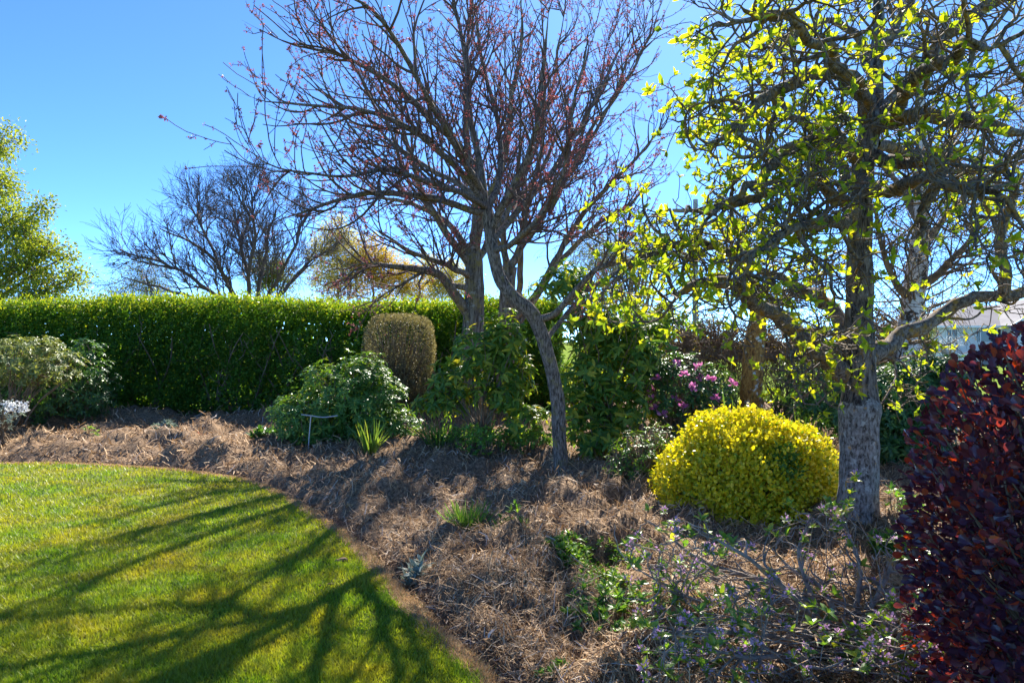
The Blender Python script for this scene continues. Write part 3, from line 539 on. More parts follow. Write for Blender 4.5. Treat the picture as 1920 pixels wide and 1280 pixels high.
# ------------------------------------------------------------------ vine covered rail fence, orange trunk, birch
vf = thing('vine_fence', (4.6, 10.6, 0), 'timber rail fence overgrown with a tangle of dry brown vines', 'fence')
for x in (2.75, 4.6, 6.35): put('post', Geo().add(*tubes(np.array([[A(x, 10.7, -.1), A(x, 10.7, .8), A(x, 10.7, 1.75)]]), A(.075, .07, .07)[None], 8, .1, 6)), M['timber'], vf, smooth=True)
for xa, xb, z in ((2.5, 4.6, 1.40), (4.62, 6.4, 1.42)): put('rail', Geo().add(*boxv(xa, xb, 10.52, 10.62, z-.075, z+.075)), M['timber'], vf)
n = 2000; o = np.stack([U(2.4, 6.1, n), 10.7+rng.normal(size=n)*.22, 1.35+np.abs(rng.normal(size=n))*.26], -1)
P = grow(o, norm(rdir(n)*A(1.2, .6, .7)), U(.3, .8, n), 8, .38, -.03); P[:, :, 2] = np.minimum(P[:, :, 2], 2.15+.1*np.sin(P[:, :, 0]*4))
k = 500; P2 = grow(np.stack([U(2.4, 6.2, k), 10.75+rng.normal(size=k)*.2, U(1.3, 1.7, k)], -1), norm(rdir(k)*.5+A(0, 0, -1)), U(.4, 1.2, k), 7, .2, -.05)
put('vine_tangle', Geo().add(*tubes(P, np.linspace(.007, .003, 8)[None].repeat(n, 0), 3)).add(*tubes(P2, np.linspace(.006, .003, 7)[None].repeat(k, 0), 3)), M['vine'], vf, kind='stuff')
n = 1500; pos = np.stack([U(2.4, 6.2, n), 10.65+rng.normal(size=n)*.25, 1.3+np.abs(rng.normal(size=n))*.28], -1)
put('dry_leaves', Geo().add(*inst(*LF2, pos, rdir(n), rdir(n), U(.03, .06, n))), M['gold'], vf, kind='stuff')

ot = thing('lichened_tree', G(1410, 775), 'old leaning trunk covered in orange lichen with white bark patches beside the vine fence', 'tree'); d = 9.6
P, R = limbs([[(1408, 800, d, .17), (1410, 740, d, .155), (1412, 680, d, .15), (1418, 620, d, .13), (1422, 580, d, .10)], [(1420, 600, d, .08), (1405, 540, d, .06), (1400, 480, d, .05), (1385, 420, d, .03)], [(1418, 610, d, .07), (1450, 570, d+.2, .05), (1500, 545, d+.4, .035), (1560, 500, d+.6, .02)]], 30, .015)
put('trunk', Geo().add(*tubes(P[:1], R[:1], 24, .14, 6)), M['orange'], ot, smooth=True)
P2, R2 = spawn(P[1:], R[1:], 120, (.2, 1), (.4, 1.1), (25, 60), 7, .2, .04, .015, .004); P3, R3 = spawn(P2, R2, 500, (.2, 1), (.2, .6), (20, 60), 6, .2, 0, .006, .003)
for k in range(1, len(P)): put('limb', Geo().add(*tubes(P[k:k+1], R[k:k+1], 8, .1, 8)), M['bark2'], ot, smooth=True)
put('branches', Geo().add(*tubes(P2, R2, 4)).add(*tubes(P3, R3, 3)), M['bark2'], ot, smooth=True, kind='stuff')

bt = thing('white_birch', (W(1708, 640, 10.4)[0], 10.4, 0), 'birch with white and black trunk and hanging catkins by the vine fence', 'tree'); d = 10.4
P, R = limbs([[(1706, 850, d, .20), (1702, 700, d, .19), (1706, 620, d, .18), (1714, 560, d, .165), (1722, 500, d, .15), (1728, 430, d, .11), (1722, 340, d, .085), (1730, 200, d, .05), (1735, 60, d, .03)],
              [(1716, 540, d, .09), (1760, 515, d-.3, .06), (1800, 470, d-.6, .04), (1860, 400, d-1, .02)], [(1712, 560, d, .09), (1680, 530, d-.2, .05), (1655, 470, d-.4, .04), (1640, 380, d-.5, .02)],
              [(1725, 470, d, .06), (1780, 400, d+.3, .04), (1850, 330, d+.6, .025), (1930, 300, d+.8, .015)], [(1724, 420, d, .06), (1680, 340, d+.3, .04), (1620, 280, d+.5, .025), (1560, 260, d+.6, .015)], [(1726, 350, d, .05), (1790, 260, d-.4, .03), (1850, 180, d-.8, .02), (1920, 140, d-1, .012)]], 30, .02)
put('trunk', Geo().add(*tubes(P[:1], R[:1], 24, .08, 6)), M['birch'], bt, smooth=True)
P2, R2 = spawn(P, R, 230, (.22, 1), (.8, 1.8), (30, 70), 8, .12, .02, .02, .005); P3, R3 = spawn(np.concatenate([P2]), R2, 1700, (.2, 1), (.5, 1.3), (30, 80), 8, .12, -.16, .005, .0025)
for k in range(1, len(P)): put('limb', Geo().add(*tubes(P[k:k+1], R[k:k+1], 8)), M['stem'], bt, smooth=True)
put('branches', Geo().add(*tubes(P2, R2, 4)).add(*tubes(P3, R3, 3)), M['stem'], bt, smooth=True, kind='stuff')
n = 3200; j = rng.integers(0, len(P3), n); pos, _ = at(P3, j, U(.3, 1, n)); put('catkins', Geo().add(*inst(*lf2(.22, .05), pos, A(0, 0, -1)+rdir(n)*.15, rdir(n), U(.04, .065, n))), M['catkin'], bt, kind='stuff')

# ------------------------------------------------------------------ plum trees
def each_limb(th, P, R, sides, rough, rs, mat):     # every limb a part of its own
    R = R.copy(); R[:, -6:] *= np.linspace(1, .12, 6)
    for k in range(len(P)): put('limb', Geo().add(*tubes(P[k:k+1], R[k:k+1], sides, rough, rs)), M[mat], th, smooth=True)
def budify(parent, P, n, s=(.012, .024), t0=.1, name='buds'):
    j = rng.choice(len(P), n); pos, tan = at(P, j, U(t0, 1, n)); tipn = n//5; pos[:tipn] = P[j[:tipn], -1]
    pos, tan = np.repeat(pos, 5, 0), np.repeat(tan, 5, 0); k = len(pos); dr = norm(tan*.6+rdir(k)); pos = pos+dr*.004
    return put(name, Geo().add(*inst(*lf2(.55, .1), pos, dr, rdir(k), np.repeat(U(*s, n), 5)*U(.7, 1.2, k))), M['bud'], parent, kind='stuff')
pb = G(1050, 896); d = pb[1]
pt = thing('plum_tree', pb, 'slender curved plum tree with dark bare branches and red buds in the mulch', 'tree')
TR = [[(1052, 905, d, .092), (1050, 860, d, .080), (1047, 800, d, .076), (1042, 740, d, .076), (1030, 680, d, .074), (1012, 620, d, .078), (990, 580, d, .082), (960, 555, d, .074), (935, 515, d, .070), (922, 460, d, .066), (915, 410, d, .064), (908, 375, d, .058)]]
LB = [[(912, 400, d, .046), (880, 395, d-.1, .040), (800, 372, d-.3, .034), (700, 364, d-.6, .028), (640, 372, d-.8, .020), (570, 398, d-1, .013), (520, 412, d-1.1, .006)],
      [(910, 385, d, .044), (860, 320, d-.3, .036), (780, 250, d-.6, .030), (690, 210, d-.9, .022), (620, 200, d-1.1, .016), (520, 195, d-1.3, .010), (440, 172, d-1.4, .004)],
      [(908, 380, d, .046), (870, 290, d-.2, .036), (800, 215, d-.6, .028), (720, 150, d-1, .022), (640, 105, d-1.2, .016), (560, 85, d-1.4, .010), (455, 35, d-1.6, .004)],
      [(908, 380, d, .048), (895, 280, d+.1, .038), (880, 180, d+.2, .030), (868, 90, d+.3, .024), (850, -10, d+.3, .018), (840, -120, d+.3, .008)],
      [(915, 390, d, .046), (940, 330, d+.3, .036), (935, 230, d+.5, .028), (900, 90, d+.7, .02), (880, -40, d+.8, .010)],
      [(920, 430, d, .046), (965, 350, d-.2, .038), (1000, 260, d-.4, .030), (1015, 150, d-.5, .022), (1030, 0, d-.6, .012)],
      [(925, 450, d, .044), (990, 380, d+.3, .036), (1060, 280, d+.6, .028), (1130, 160, d+.8, .02), (1210, 0, d+1, .010)],
      [(905, 385, d, .040), (850, 340, d+.5, .032), (770, 290, d+1, .024), (700, 240, d+1.3, .016), (640, 160, d+1.5, .010), (600, 60, d+1.6, .004)],
      [(908, 370, d, .040), (840, 250, d-.8, .030), (770, 120, d-1.5, .022), (700, 20, d-2, .014), (600, -30, d-2.3, .008)],
      [(912, 390, d, .036), (830, 350, d-.9, .028), (730, 320, d-1.5, .020), (620, 330, d-1.9, .012), (500, 310, d-2.2, .006), (455, 250, d-2.3, .003)],
      [(1005, 600, d, .046), (1040, 588, d-.1, .038), (1075, 550, d-.3, .034), (1120, 505, d-.5, .028), (1190, 485, d-.6, .018), (1250, 440, d-.8, .008)],
      [(1020, 640, d, .034), (1060, 590, d+.3, .028), (1110, 540, d+.5, .020), (1180, 500, d+.7, .012), (1240, 480, d+.8, .006)],
      [(925, 470, d, .036), (985, 440, d-.7, .028), (1050, 330, d-1.1, .020), (1080, 180, d-1.4, .014), (1110, 20, d-1.6, .008)]]
P, R = limbs(TR, 60, .008); put('trunk', Geo().add(*tubes(P, R, 22, .16, 14)), M['plumbark'], pt, smooth=True)
P, R = limbs(LB, 26, .02); each_limb(pt, P, R, 8, .14, 14, 'plumbark')
lw = blen(P); lw[10:12] *= .25
P2, R2 = spawn(P, R, 180, (.12, .80), (.8, 1.8), (22, 55), 9, .12, .10, .016, .004, .72, weight=lw); P3, R3 = spawn(np.concatenate([P2, P[:, [2, 5, 8, 11, 14, 17, 20, 23, 25]]]), np.concatenate([R2, R[:, [2, 5, 8, 11, 14, 17, 20, 23, 25]]]), 700, (.15, .97), (.3, .95), (22, 60), 7, .13, .09, .008, .003)
P4, R4 = spawn(P3, R3, 1400, (.1, 1), (.08, .30), (25, 60), 5, .16, .07, .005, .0026)
put('branches', Geo().add(*tubes(P2, R2, 5)).add(*tubes(P3, R3, 4)).add(*tubes(P4, R4, 3)), M['plumtwig'], pt, smooth=True, kind='stuff')
budify(pt, np.concatenate([P3[:, ::1][:, [0, 1, 3, 5, 6]], P4]), 7000, (.013, .026))

d = 11.6
p2 = thing('plum_tree', (W(888, 640, d)[0], d, 0), 'thick trunked old plum tree with ascending pale limbs and red buds before the hedge', 'tree')
TR = [[(888, 810, d, .21), (886, 700, d, .19), (887, 620, d, .18), (890, 560, d, .165), (889, 500, d, .15), (885, 455, d, .12)]]
LB = [[(880, 590, d, .12), (850, 550, d-.2, .10), (825, 515, d-.4, .085), (780, 505, d-.7, .07), (740, 500, d-1, .05), (690, 495, d-1.2, .03), (650, 500, d-1.4, .012)],
      [(884, 500, d, .10), (850, 455, d-.2, .08), (810, 400, d-.3, .07), (785, 340, d-.4, .055), (760, 260, d-.5, .04), (745, 170, d-.5, .02)],
      [(885, 470, d, .10), (888, 400, d+.2, .08), (880, 300, d+.3, .065), (870, 180, d+.4, .045), (880, 50, d+.5, .03), (890, -60, d+.6, .012)],
      [(886, 480, d, .09), (905, 400, d-.3, .075), (940, 310, d-.6, .06), (960, 200, d-.8, .045), (975, 60, d-1, .03), (985, -60, d-1.1, .012)],
      [(882, 480, d, .08), (840, 420, d+.5, .065), (790, 390, d+.8, .05), (720, 370, d+1.1, .035), (660, 380, d+1.3, .015)],
      [(888, 490, d, .08), (930, 430, d+.6, .065), (990, 350, d+1, .05), (1050, 250, d+1.3, .035), (1100, 120, d+1.5, .02), (1130, 0, d+1.6, .01)],
      [(884, 520, d, .07), (845, 500, d-.8, .055), (790, 480, d-1.2, .04), (730, 450, d-1.6, .025), (690, 420, d-1.9, .01)],
      [(884, 540, d, .07), (840, 530, d+.4, .05), (800, 510, d+.7, .04), (740, 540, d+.9, .025), (700, 560, d+1, .01)]]
def plum(th, TR, LB, c2, c3, c4, nb, bark='bark2', tr_rough=.16, up=.09):
    LB = [[(a, b, e, q*.84) for a, b, e, q in l] for l in LB]
    P, R = limbs(TR, 40, .008); put('trunk', Geo().add(*tubes(P, R, 20, tr_rough, 7)), M[bark], th, smooth=True)
    P, R = limbs(LB, 26, .02); each_limb(th, P, R, 8, .12, 9, bark)
    P2, R2 = spawn(P, R, c2, (.15, .97), (.9, 2.0), (22, 50), 9, .12, up, .022, .005, .55); P3, R3 = spawn(P2, R2, c3, (.15, 1), (.4, 1.2), (22, 60), 7, .13, up, .010, .004)
    P4, R4 = spawn(P3, R3, c4, (.1, 1), (.12, .45), (25, 60), 5, .16, up*.7, .006, .0035)
    put('branches', Geo().add(*tubes(P2, R2, 4)).add(*tubes(P3, R3, 3)).add(*tubes(P4, R4, 3)), M['plumtwig'], th, smooth=True, kind='stuff')
    budify(th, np.concatenate([P3[:, [0, 1, 3, 5, 6]], P4]), nb, (.018, .034))
plum(p2, TR, LB, 130, 480, 900, 4600)
d = 12.6
p3 = thing('plum_tree', (W(950, 640, d)[0], d, 0), 'forked plum tree with long upright shoots and red buds between the old plum and rhododendrons', 'tree')
TR = [[(945, 800, d, .17), (948, 680, d, .155), (950, 600, d, .15), (952, 540, d, .14), (958, 500, d, .12)]]
LB = [[(955, 520, d, .10), (965, 480, d, .09), (990, 440, d+.2, .08), (1030, 380, d+.3, .065), (1080, 310, d+.4, .05), (1130, 220, d+.5, .035), (1190, 80, d+.6, .02), (1230, -30, d+.6, .01)],
      [(955, 520, d, .09), (945, 470, d+.2, .075), (950, 400, d+.3, .06), (1000, 280, d+.5, .045), (1040, 130, d+.7, .03), (1070, -40, d+.8, .012)],
      [(976, 560, d+.4, .075), (977, 500, d+.4, .07), (980, 420, d+.4, .06), (1010, 300, d+.4, .05), (1020, 150, d+.4, .035), (1010, -50, d+.4, .015)],
      [(965, 600, d, .07), (1040, 490, d-.3, .07), (1080, 420, d-.4, .06), (1130, 360, d-.5, .05), (1200, 290, d-.6, .03), (1290, 180, d-.8, .015)],
      [(970, 610, d, .06), (1050, 495, d+.2, .06), (1110, 430, d+.4, .05), (1180, 380, d+.5, .035), (1260, 320, d+.6, .015)],
      [(1030, 400, d+.3, .05), (1100, 260, d-.1, .04), (1180, 140, d-.4, .03), (1260, 0, d-.6, .012)], [(1000, 430, d+.2, .05), (1050, 340, d+.9, .04), (1110, 200, d+1.3, .025), (1150, 30, d+1.5, .012)],
      [(958, 500, d, .06), (930, 430, d+.7, .045), (940, 300, d+1.1, .03), (960, 130, d+1.4, .02), (970, -40, d+1.5, .01)]]
plum(p3, TR, LB, 160, 600, 1100, 5400, up=.13)

# ------------------------------------------------------------------ apple tree
ab = G(1608, 985); d = ab[1]
ap = thing('apple_tree', ab, 'gnarled apple tree with thick grey trunk twisted lichened branches and fresh leaves', 'tree')
q = catmull([[*W(a, b, d), r] for a, b, r in ((1607, 1015, .20), (1608, 985, .175), (1609, 940, .150), (1609, 880, .144), (1611, 800, .143), (1612, 765, .150), (1611, 745, .130), (1611, 700, .128), (1610, 660, .124), (1610, 620, .108), (1609, 560, .098), (1609, 480, .092), (1610, 400, .086), (1614, 330, .082), (1625, 260, .078), (1636, 200, .066), (1642, 120, .052), (1648, 20, .04), (1652, -60, .02))], 150)
q[:, :2] += (np.stack([fbm(q[:, :3]*3+k*5, 2, 90+k) for k in range(2)], -1)-.5)*.05
q[:, 3] *= 1+.07*(fbm(q[:, :3]*4.5, 2, 93)-.5)
V, f = tubes(q[None, :, :3], q[None, :, 3], 56, .09, 15); ks = 47
fc = V[f].mean(1); lowm = fc[:, 2] < q[ks, 2]+.16*(fbm(fc*A(11, 11, 5), 3, 96)-.5)      # ragged graft line
for nm, ff, mt in (('trunk', f[lowm], 'applebark'), ('leader', f[~lowm], 'appledark')):
    uq, iv = np.unique(ff, return_inverse=True); put(nm, Geo().add(V[uq], iv.reshape(ff.shape)), M[mt], ap, smooth=True)
LB = [[(1622, 735, d+.09, .05), (1603, 714, d+.07, .088), (1572, 686, d+.0, .076), (1530, 650, d-.2, .068), (1480, 610, d-.3, .062), (1430, 578, d-.4, .055), (1380, 545, d-.5, .046), (1310, 530, d-.6, .036), (1260, 545, d-.7, .024), (1225, 560, d-.7, .010)],
      [(1606, 690, d+.02, .05), (1630, 664, d+.03, .085), (1662, 645, d+.1, .064), (1710, 625, d+.2, .058), (1770, 590, d+.2, .052), (1830, 562, d+.2, .048), (1890, 545, d+.2, .044), (1960, 535, d+.2, .036), (2080, 500, d+.2, .015)],
      [(1850, 560, d+.2, .04), (1880, 540, d+.1, .042), (1890, 490, d, .04), (1880, 440, d-.1, .034), (1900, 370, d-.2, .025), (1880, 300, d-.3, .012)],
      [(1600, 640, d, .06), (1560, 590, d+.3, .055), (1530, 550, d+.5, .05), (1480, 530, d+.7, .04), (1400, 500, d+.9, .028), (1330, 480, d+1, .012)],
      [(1425, 575, d-.4, .042), (1400, 530, d-.4, .04), (1390, 490, d-.5, .036), (1350, 465, d-.6, .03), (1280, 455, d-.8, .026), (1210, 480, d-1, .02), (1130, 540, d-1.1, .010)],
      [(1610, 440, d, .055), (1580, 380, d-.2, .05), (1540, 348, d-.3, .045), (1470, 345, d-.5, .038), (1410, 375, d-.7, .03), (1340, 400, d-.8, .02), (1260, 400, d-1, .010)],
      [(1614, 300, d, .055), (1570, 265, d-.3, .05), (1520, 260, d-.5, .045), (1470, 290, d-.7, .04), (1420, 340, d-.9, .03), (1350, 380, d-1.1, .02), (1280, 440, d-1.2, .01)],
      [(1630, 230, d, .055), (1600, 160, d-.3, .05), (1550, 128, d-.5, .046), (1480, 150, d-.8, .04), (1420, 190, d-1, .032), (1370, 250, d-1.2, .022), (1300, 270, d-1.3, .012)],
      [(1650, 225, d, .06), (1700, 170, d-.2, .055), (1740, 110, d-.4, .05), (1790, 55, d-.6, .045), (1860, 10, d-.8, .04), (1950, -30, d-1, .02)],
      [(1640, 240, d, .06), (1700, 225, d-.3, .055), (1780, 215, d-.5, .05), (1850, 230, d-.7, .045), (1950, 250, d-.9, .025)],
      [(1635, 290, d, .05), (1690, 300, d-.3, .045), (1745, 300, d-.6, .04), (1755, 345, d-.6, .036), (1735, 390, d-.6, .03), (1725, 450, d-.6, .02), (1740, 500, d-.6, .01)],
      [(1640, 270, d, .05), (1720, 290, d+.4, .042), (1800, 300, d+.7, .035), (1840, 350, d+.8, .028), (1870, 440, d+.9, .015)],
      [(1640, 150, d, .04), (1620, 80, d+.4, .035), (1570, 40, d+.7, .03), (1500, 50, d+.9, .022), (1430, 90, d+1, .012)],
      [(1645, 100, d, .04), (1690, 40, d+.3, .035), (1730, -30, d+.5, .02)], [(1612, 360, d, .045), (1560, 300, d+.5, .04), (1490, 220, d+.9, .032), (1420, 150, d+1.2, .022), (1350, 100, d+1.4, .010)],
      [(1615, 330, d, .045), (1660, 360, d-.8, .04), (1720, 340, d-1.3, .034), (1800, 350, d-1.7, .026), (1880, 340, d-2, .015)],
      [(1610, 380, d, .045), (1570, 420, d-.7, .038), (1500, 420, d-1.1, .03), (1430, 470, d-1.3, .022), (1380, 520, d-1.4, .012)],
      [(1630, 220, d, .045), (1590, 130, d-1, .036), (1520, 60, d-1.5, .028), (1440, 20, d-1.8, .018), (1370, 10, d-2, .010)],
      [(1655, 235, d, .045), (1720, 150, d-1.2, .036), (1800, 110, d-1.8, .028), (1900, 90, d-2.1, .015)]]
P, R = limbs(LB, 30, .028); P[:, 2:] += (np.stack([fbm(P[:, 2:]*6+k*7, 3, 60+k) for k in range(3)], -1)-.5)*.15
each_limb(ap, P, R, 14, .34, 18, 'applelimb')
P2, R2 = spawn(P, R, 190, (.2, 1), (.4, 1.15), (35, 85), 12, .34, .015, .016, .005, .4, corr=.35); P3, R3 = spawn(P2, R2, 1150, (.15, 1), (.2, .65), (35, 85), 8, .36, .015, .009, .0035, corr=.35)
P4, R4 = spawn(P3, R3, 3000, (.15, 1), (.07, .32), (30, 80), 5, .34, .06, .005, .0024)
put('branches', Geo().add(*tubes(P2, R2, 6, .2, 20)), M['applelimb'], ap, smooth=True, kind='stuff')
put('twigs', Geo().add(*tubes(P3, R3, 3)).add(*tubes(P4, R4, 3)), M['appletwig'], ap, smooth=True, kind='stuff')
tips = np.concatenate([P4[:, -1], P3[::2, -1], P4[::3, 3]]); ax = np.concatenate([P4[:, -1]-P4[:, -2], P3[::2, -1]-P3[::2, -2], P4[::3, 3]-P4[::3, 2]])
k = U(0, 1, len(tips)) < (.15+.65*sstep(1660, 1200, 960+F*tips[:, 0]/tips[:, 1]))+.2
pos, x, nr, s = whorls(tips[k], norm(norm(ax[k])+A(0, 0, .5)), 4, .052, (20, 75), .4)
leaves(ap, LF6, M['apple'], pos, x, nr, s, 300)

# ------------------------------------------------------------------ shrubs
def rhodo(name, label, cat, base, blobs, nw, L, mat, k=8, zmin=.05, group=None, nloose=0, nst=60, stemr=.014, droop=(60, 108), up=.75, deep=.45, lump=.3, tm=LF6N):
    th = thing(name, base, label, cat, group); wsum = sum(r[0]*r[2]+r[1]*r[2]+r[0]*r[1] for c, r in blobs); T, Nn = [], []
    for bi, (c, r) in enumerate(blobs):
        n = int(nw*(r[0]*r[2]+r[1]*r[2]+r[0]*r[1])/wsum); a, b = shell(c, r, n, 2, lump, 2.2, deep, zmin, .55, 5+bi); T.append(a); Nn.append(b)
    T, Nn = np.concatenate(T), np.concatenate(Nn)
    ax = norm(Nn*.8+A(0, 0, up)+rdir(len(T))*.35); pos, x, nr, s = whorls(T, ax, k, L, droop)
    i = rng.choice(len(T), min(nst, len(T)), replace=False); j = rng.choice(len(T), min(nst*5, len(T)), replace=False); g = Geo().add(*stems(base, T[i], stemr, .004, 7, 5, .06, .25, .04))
    g.add(*tubes(np.stack([T[j]-ax[j]*U(.15, .4, len(j))[:, None]+rdir(len(j))*.05, T[j]-ax[j]*.08, T[j]], 1), np.array([.006, .005, .004])[None].repeat(len(j), 0), 3))
    put('stems', g, M['stem'], th, smooth=True, kind='stuff'); leaves(th, tm, M[mat], pos, x, nr, s, nloose, ctr=A(*base)+A(0, 0, .4)); return th, T, ax
def Wb(px, py, d, rx, rz, ry=None):           # a rounded foliage mass from its place and size in pixels
    return (tuple(W(px, py, d)), (rx/F*d, (ry if ry else rx)/F*d, rz/F*d))
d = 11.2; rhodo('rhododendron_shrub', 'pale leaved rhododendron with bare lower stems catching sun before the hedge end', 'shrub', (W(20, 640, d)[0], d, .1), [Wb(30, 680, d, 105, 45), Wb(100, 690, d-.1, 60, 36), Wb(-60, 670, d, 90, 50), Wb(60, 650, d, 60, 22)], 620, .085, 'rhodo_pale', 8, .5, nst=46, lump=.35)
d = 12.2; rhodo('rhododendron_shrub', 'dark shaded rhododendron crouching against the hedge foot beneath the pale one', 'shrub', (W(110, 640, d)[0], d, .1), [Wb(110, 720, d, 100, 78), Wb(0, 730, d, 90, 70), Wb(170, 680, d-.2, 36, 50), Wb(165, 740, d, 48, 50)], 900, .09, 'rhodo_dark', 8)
b = G(640, 832); d = b[1]+.75; rhodo('rhododendron_shrub', 'broad green rhododendron mound behind the metal stake and strap leaf tuft', 'shrub', (b[0], d, b[2]), [Wb(650, 745, d, 95, 78), Wb(590, 785, d-.1, 85, 55), Wb(705, 770, d, 66, 70), Wb(690, 700, d+.1, 50, 40), Wb(545, 770, d, 40, 30), Wb(740, 800, d-.1, 50, 40), Wb(600, 810, d-.1, 60, 36)], 1350, .095, 'rhodo', 8, .1, nloose=200)
d = 9.6; rhodo('rhododendron_shrub', 'open leggy rhododendron with drooping leaves below the old plum trunk', 'shrub', (W(905, 640, d)[0], d, .15), [Wb(900, 650, d, 62, 50), Wb(860, 710, d, 60, 40), Wb(950, 640, d, 50, 60), Wb(940, 740, d-.1, 60, 36), Wb(830, 750, d, 50, 30), Wb(985, 790, d-.3, 46, 40), Wb(970, 700, d, 40, 40)], 330, .145, 'rhodo_painted_lit', 8, .3, nloose=300, nst=44, droop=(65, 125), lump=.5, deep=.6)
d = 9.2; rhodo('rhododendron_shrub', 'tall spreading rhododendron with lit yellow green leaves behind the slender plum trunk', 'shrub', (W(1130, 640, d)[0], d, .15), [Wb(1110, 600, d, 90, 70), Wb(1180, 640, d, 80, 70), Wb(1060, 530, d, 60, 40), Wb(1130, 690, d, 90, 70), Wb(1160, 760, d-.2, 70, 60), Wb(1080, 760, d-.2, 50, 70), Wb(1230, 600, d+.3, 50, 40), Wb(1120, 820, d-.4, 60, 36)], 700, .14, 'rhodo_painted_lit', 8, .15, nloose=300, nst=60, droop=(60, 120), lump=.5, deep=.65)
th, T, ax = rhodo('flowering_rhododendron', 'rhododendron with scattered pink flower trusses behind the yellow bush', 'shrub', (W(1275, 640, 9.4)[0], 9.4, .15), [Wb(1260, 730, 9.4, 75, 70), Wb(1330, 740, 9.4, 50, 60), Wb(1220, 700, 9.5, 50, 40)], 620, .075, 'rhodo_dark', 7)
k = np.argsort(-show(T, ax, np.ones(len(T)), A(*th.location)+A(0, .5, .5)))[:260]; k = rng.choice(k, 24, replace=False)
for c in T[k]+A(0, -.12, .05):
    dd = norm(rdir(14)+A(0, -.6, .5)); put('flower_truss', Geo().add(*inst(*LF6R, c+dd*.015, dd, norm(rdir(14)+dd), U(.05, .08, 14))), M['pink'], th)
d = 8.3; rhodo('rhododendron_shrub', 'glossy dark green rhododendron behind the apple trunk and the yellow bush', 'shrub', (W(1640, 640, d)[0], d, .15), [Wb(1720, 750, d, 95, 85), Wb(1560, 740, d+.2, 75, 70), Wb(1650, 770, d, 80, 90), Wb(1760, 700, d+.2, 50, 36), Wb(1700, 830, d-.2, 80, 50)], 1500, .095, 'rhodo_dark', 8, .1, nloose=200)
d = 10; rhodo('garden_shrub', 'thin twiggy shrub with small leaves in front of the vine fence rail', 'shrub', (W(1470, 640, d)[0], d, .1), [Wb(1470, 730, d, 55, 60), Wb(1520, 720, d, 40, 50), Wb(1350, 740, d+.4, 46, 66)], 420, .055, 'rhodo', 6, .1, nst=90)
b = G(1205, 905); d = b[1]; rhodo('garden_shrub', 'sparse brown stemmed small shrub with few leaves beside the yellow bush', 'shrub', b, [Wb(1200, 850, d, 55, 50), Wb(1235, 830, d+.2, 40, 36), Wb(1165, 870, d, 34, 34)], 210, .05, 'rhodo', 5, b[2]+.08, nst=110, stemr=.006, deep=.6)
d = 12.3; rhodo('garden_shrub', 'loose green shrub spilling over the vine fence end', 'shrub', (W(1290, 640, d)[0], d, .1), [Wb(1260, 620, d, 60, 40), Wb(1330, 625, d, 46, 36), Wb(1200, 610, d, 50, 40)], 420, .08, 'rhodo', 7, .3)
# clipped topiary
d = 12.4; c = W(750, 668, d); tpb = thing('topiary_shrub', (c[0], d, .1), 'clipped rounded block topiary of tiny bronze leaves before the hedge', 'shrub'); rx, rz = 64/F*d, 78/F*d
a, b = shell(c, (rx, .6, rz), 20000, 3.8, .09, 5, .16, None, .5); put('foliage', Geo().add(*inst(*LF2, a, norm(b+rdir(len(a))), norm(b+rdir(len(a))), U(.022, .036, len(a)))), M['topiary'], tpb, kind='stuff')
a2, b2 = shell(c-A(0, 0, .45), (rx*.85, .5, rz*.75), 7000, 3, .1, 3, .4, .15, .5); put('lower_foliage', Geo().add(*inst(*LF2, a2, rdir(len(a2)), norm(b2+rdir(len(a2))), U(.025, .04, len(a2)))), M['topiary'], tpb, kind='stuff')
put('stems', Geo().add(*stems((c[0], d, .1), a[:260], .02, .004, 6, 4, .08, .2, .05)), M['stem'], tpb)
# yellow bush
b = G(1393, 985); c = A(W(1397, 0, b[1]+.6)[0], b[1]+.6, b[2]+.05); yb = thing('yellow_bush', (c[0], c[1], b[2]), 'bright golden yellow rounded bush of small glossy leaves beside the apple trunk', 'shrub')
d = c[1]; rx = 168/F*d; rz = CAM_H-(772-640)/F*d-c[2]
a, nn = shell(c, (rx, .72, rz), 21000, 2.15, .12, 4.5, .22, b[2]-.03, .45); n = len(a); a = a+nn*(np.maximum(rng.normal(size=n), 0)*.022)[:, None]; x = norm(nn*.7+A(0, 0, .3)+rdir(n)*.9); nr = norm(nn+rdir(n)*.7); s = U(.028, .050, n)
pa = W(1475, 868, d-.55); g1 = np.linalg.norm((a-pa)*A(1, .6, 1.2), axis=1) < .12+U(-.09, .09, n)
leaves(yb, LF6R, M['yellow'], a[~g1], x[~g1], nr[~g1], s[~g1], 300, ctr=c); put('reverted_shoots', Geo().add(*inst(*LF6R, a[g1], x[g1], nr[g1], s[g1])), M['reverted'], yb, kind='stuff')
k = rng.choice(n, 260, replace=False); o = np.repeat(a[k], 6, 0)+np.repeat(norm(nn[k]+A(0, 0, .5)), 6, 0)*(np.tile(np.linspace(0, .09, 6), 260)*np.repeat(U(.2, 1, 260), 6))[:, None]; q6 = len(o)
put('young_shoots', Geo().add(*inst(*LF6R, o, norm(rdir(q6)+A(0, 0, .4)), rdir(q6)+A(0, 0, .5), U(.024, .042, q6))), M['yellow'], yb, kind='stuff')
put('stems', Geo().add(*stems((c[0], c[1], b[2]), a[:300]*.97+c*.03, .008, .003, 6, 4, .15, .2, .03)), M['stem'], yb)
ci, cn = shell(c, (rx*.8, .55, rz*.8), 5000, 2.1, .07, 3, .3, b[2], .6); put('inner_foliage', Geo().add(*inst(*LF6R, ci, rdir(len(ci)), rdir(len(ci)), U(.03, .045, len(ci)))), M['reverted'], yb, kind='stuff')
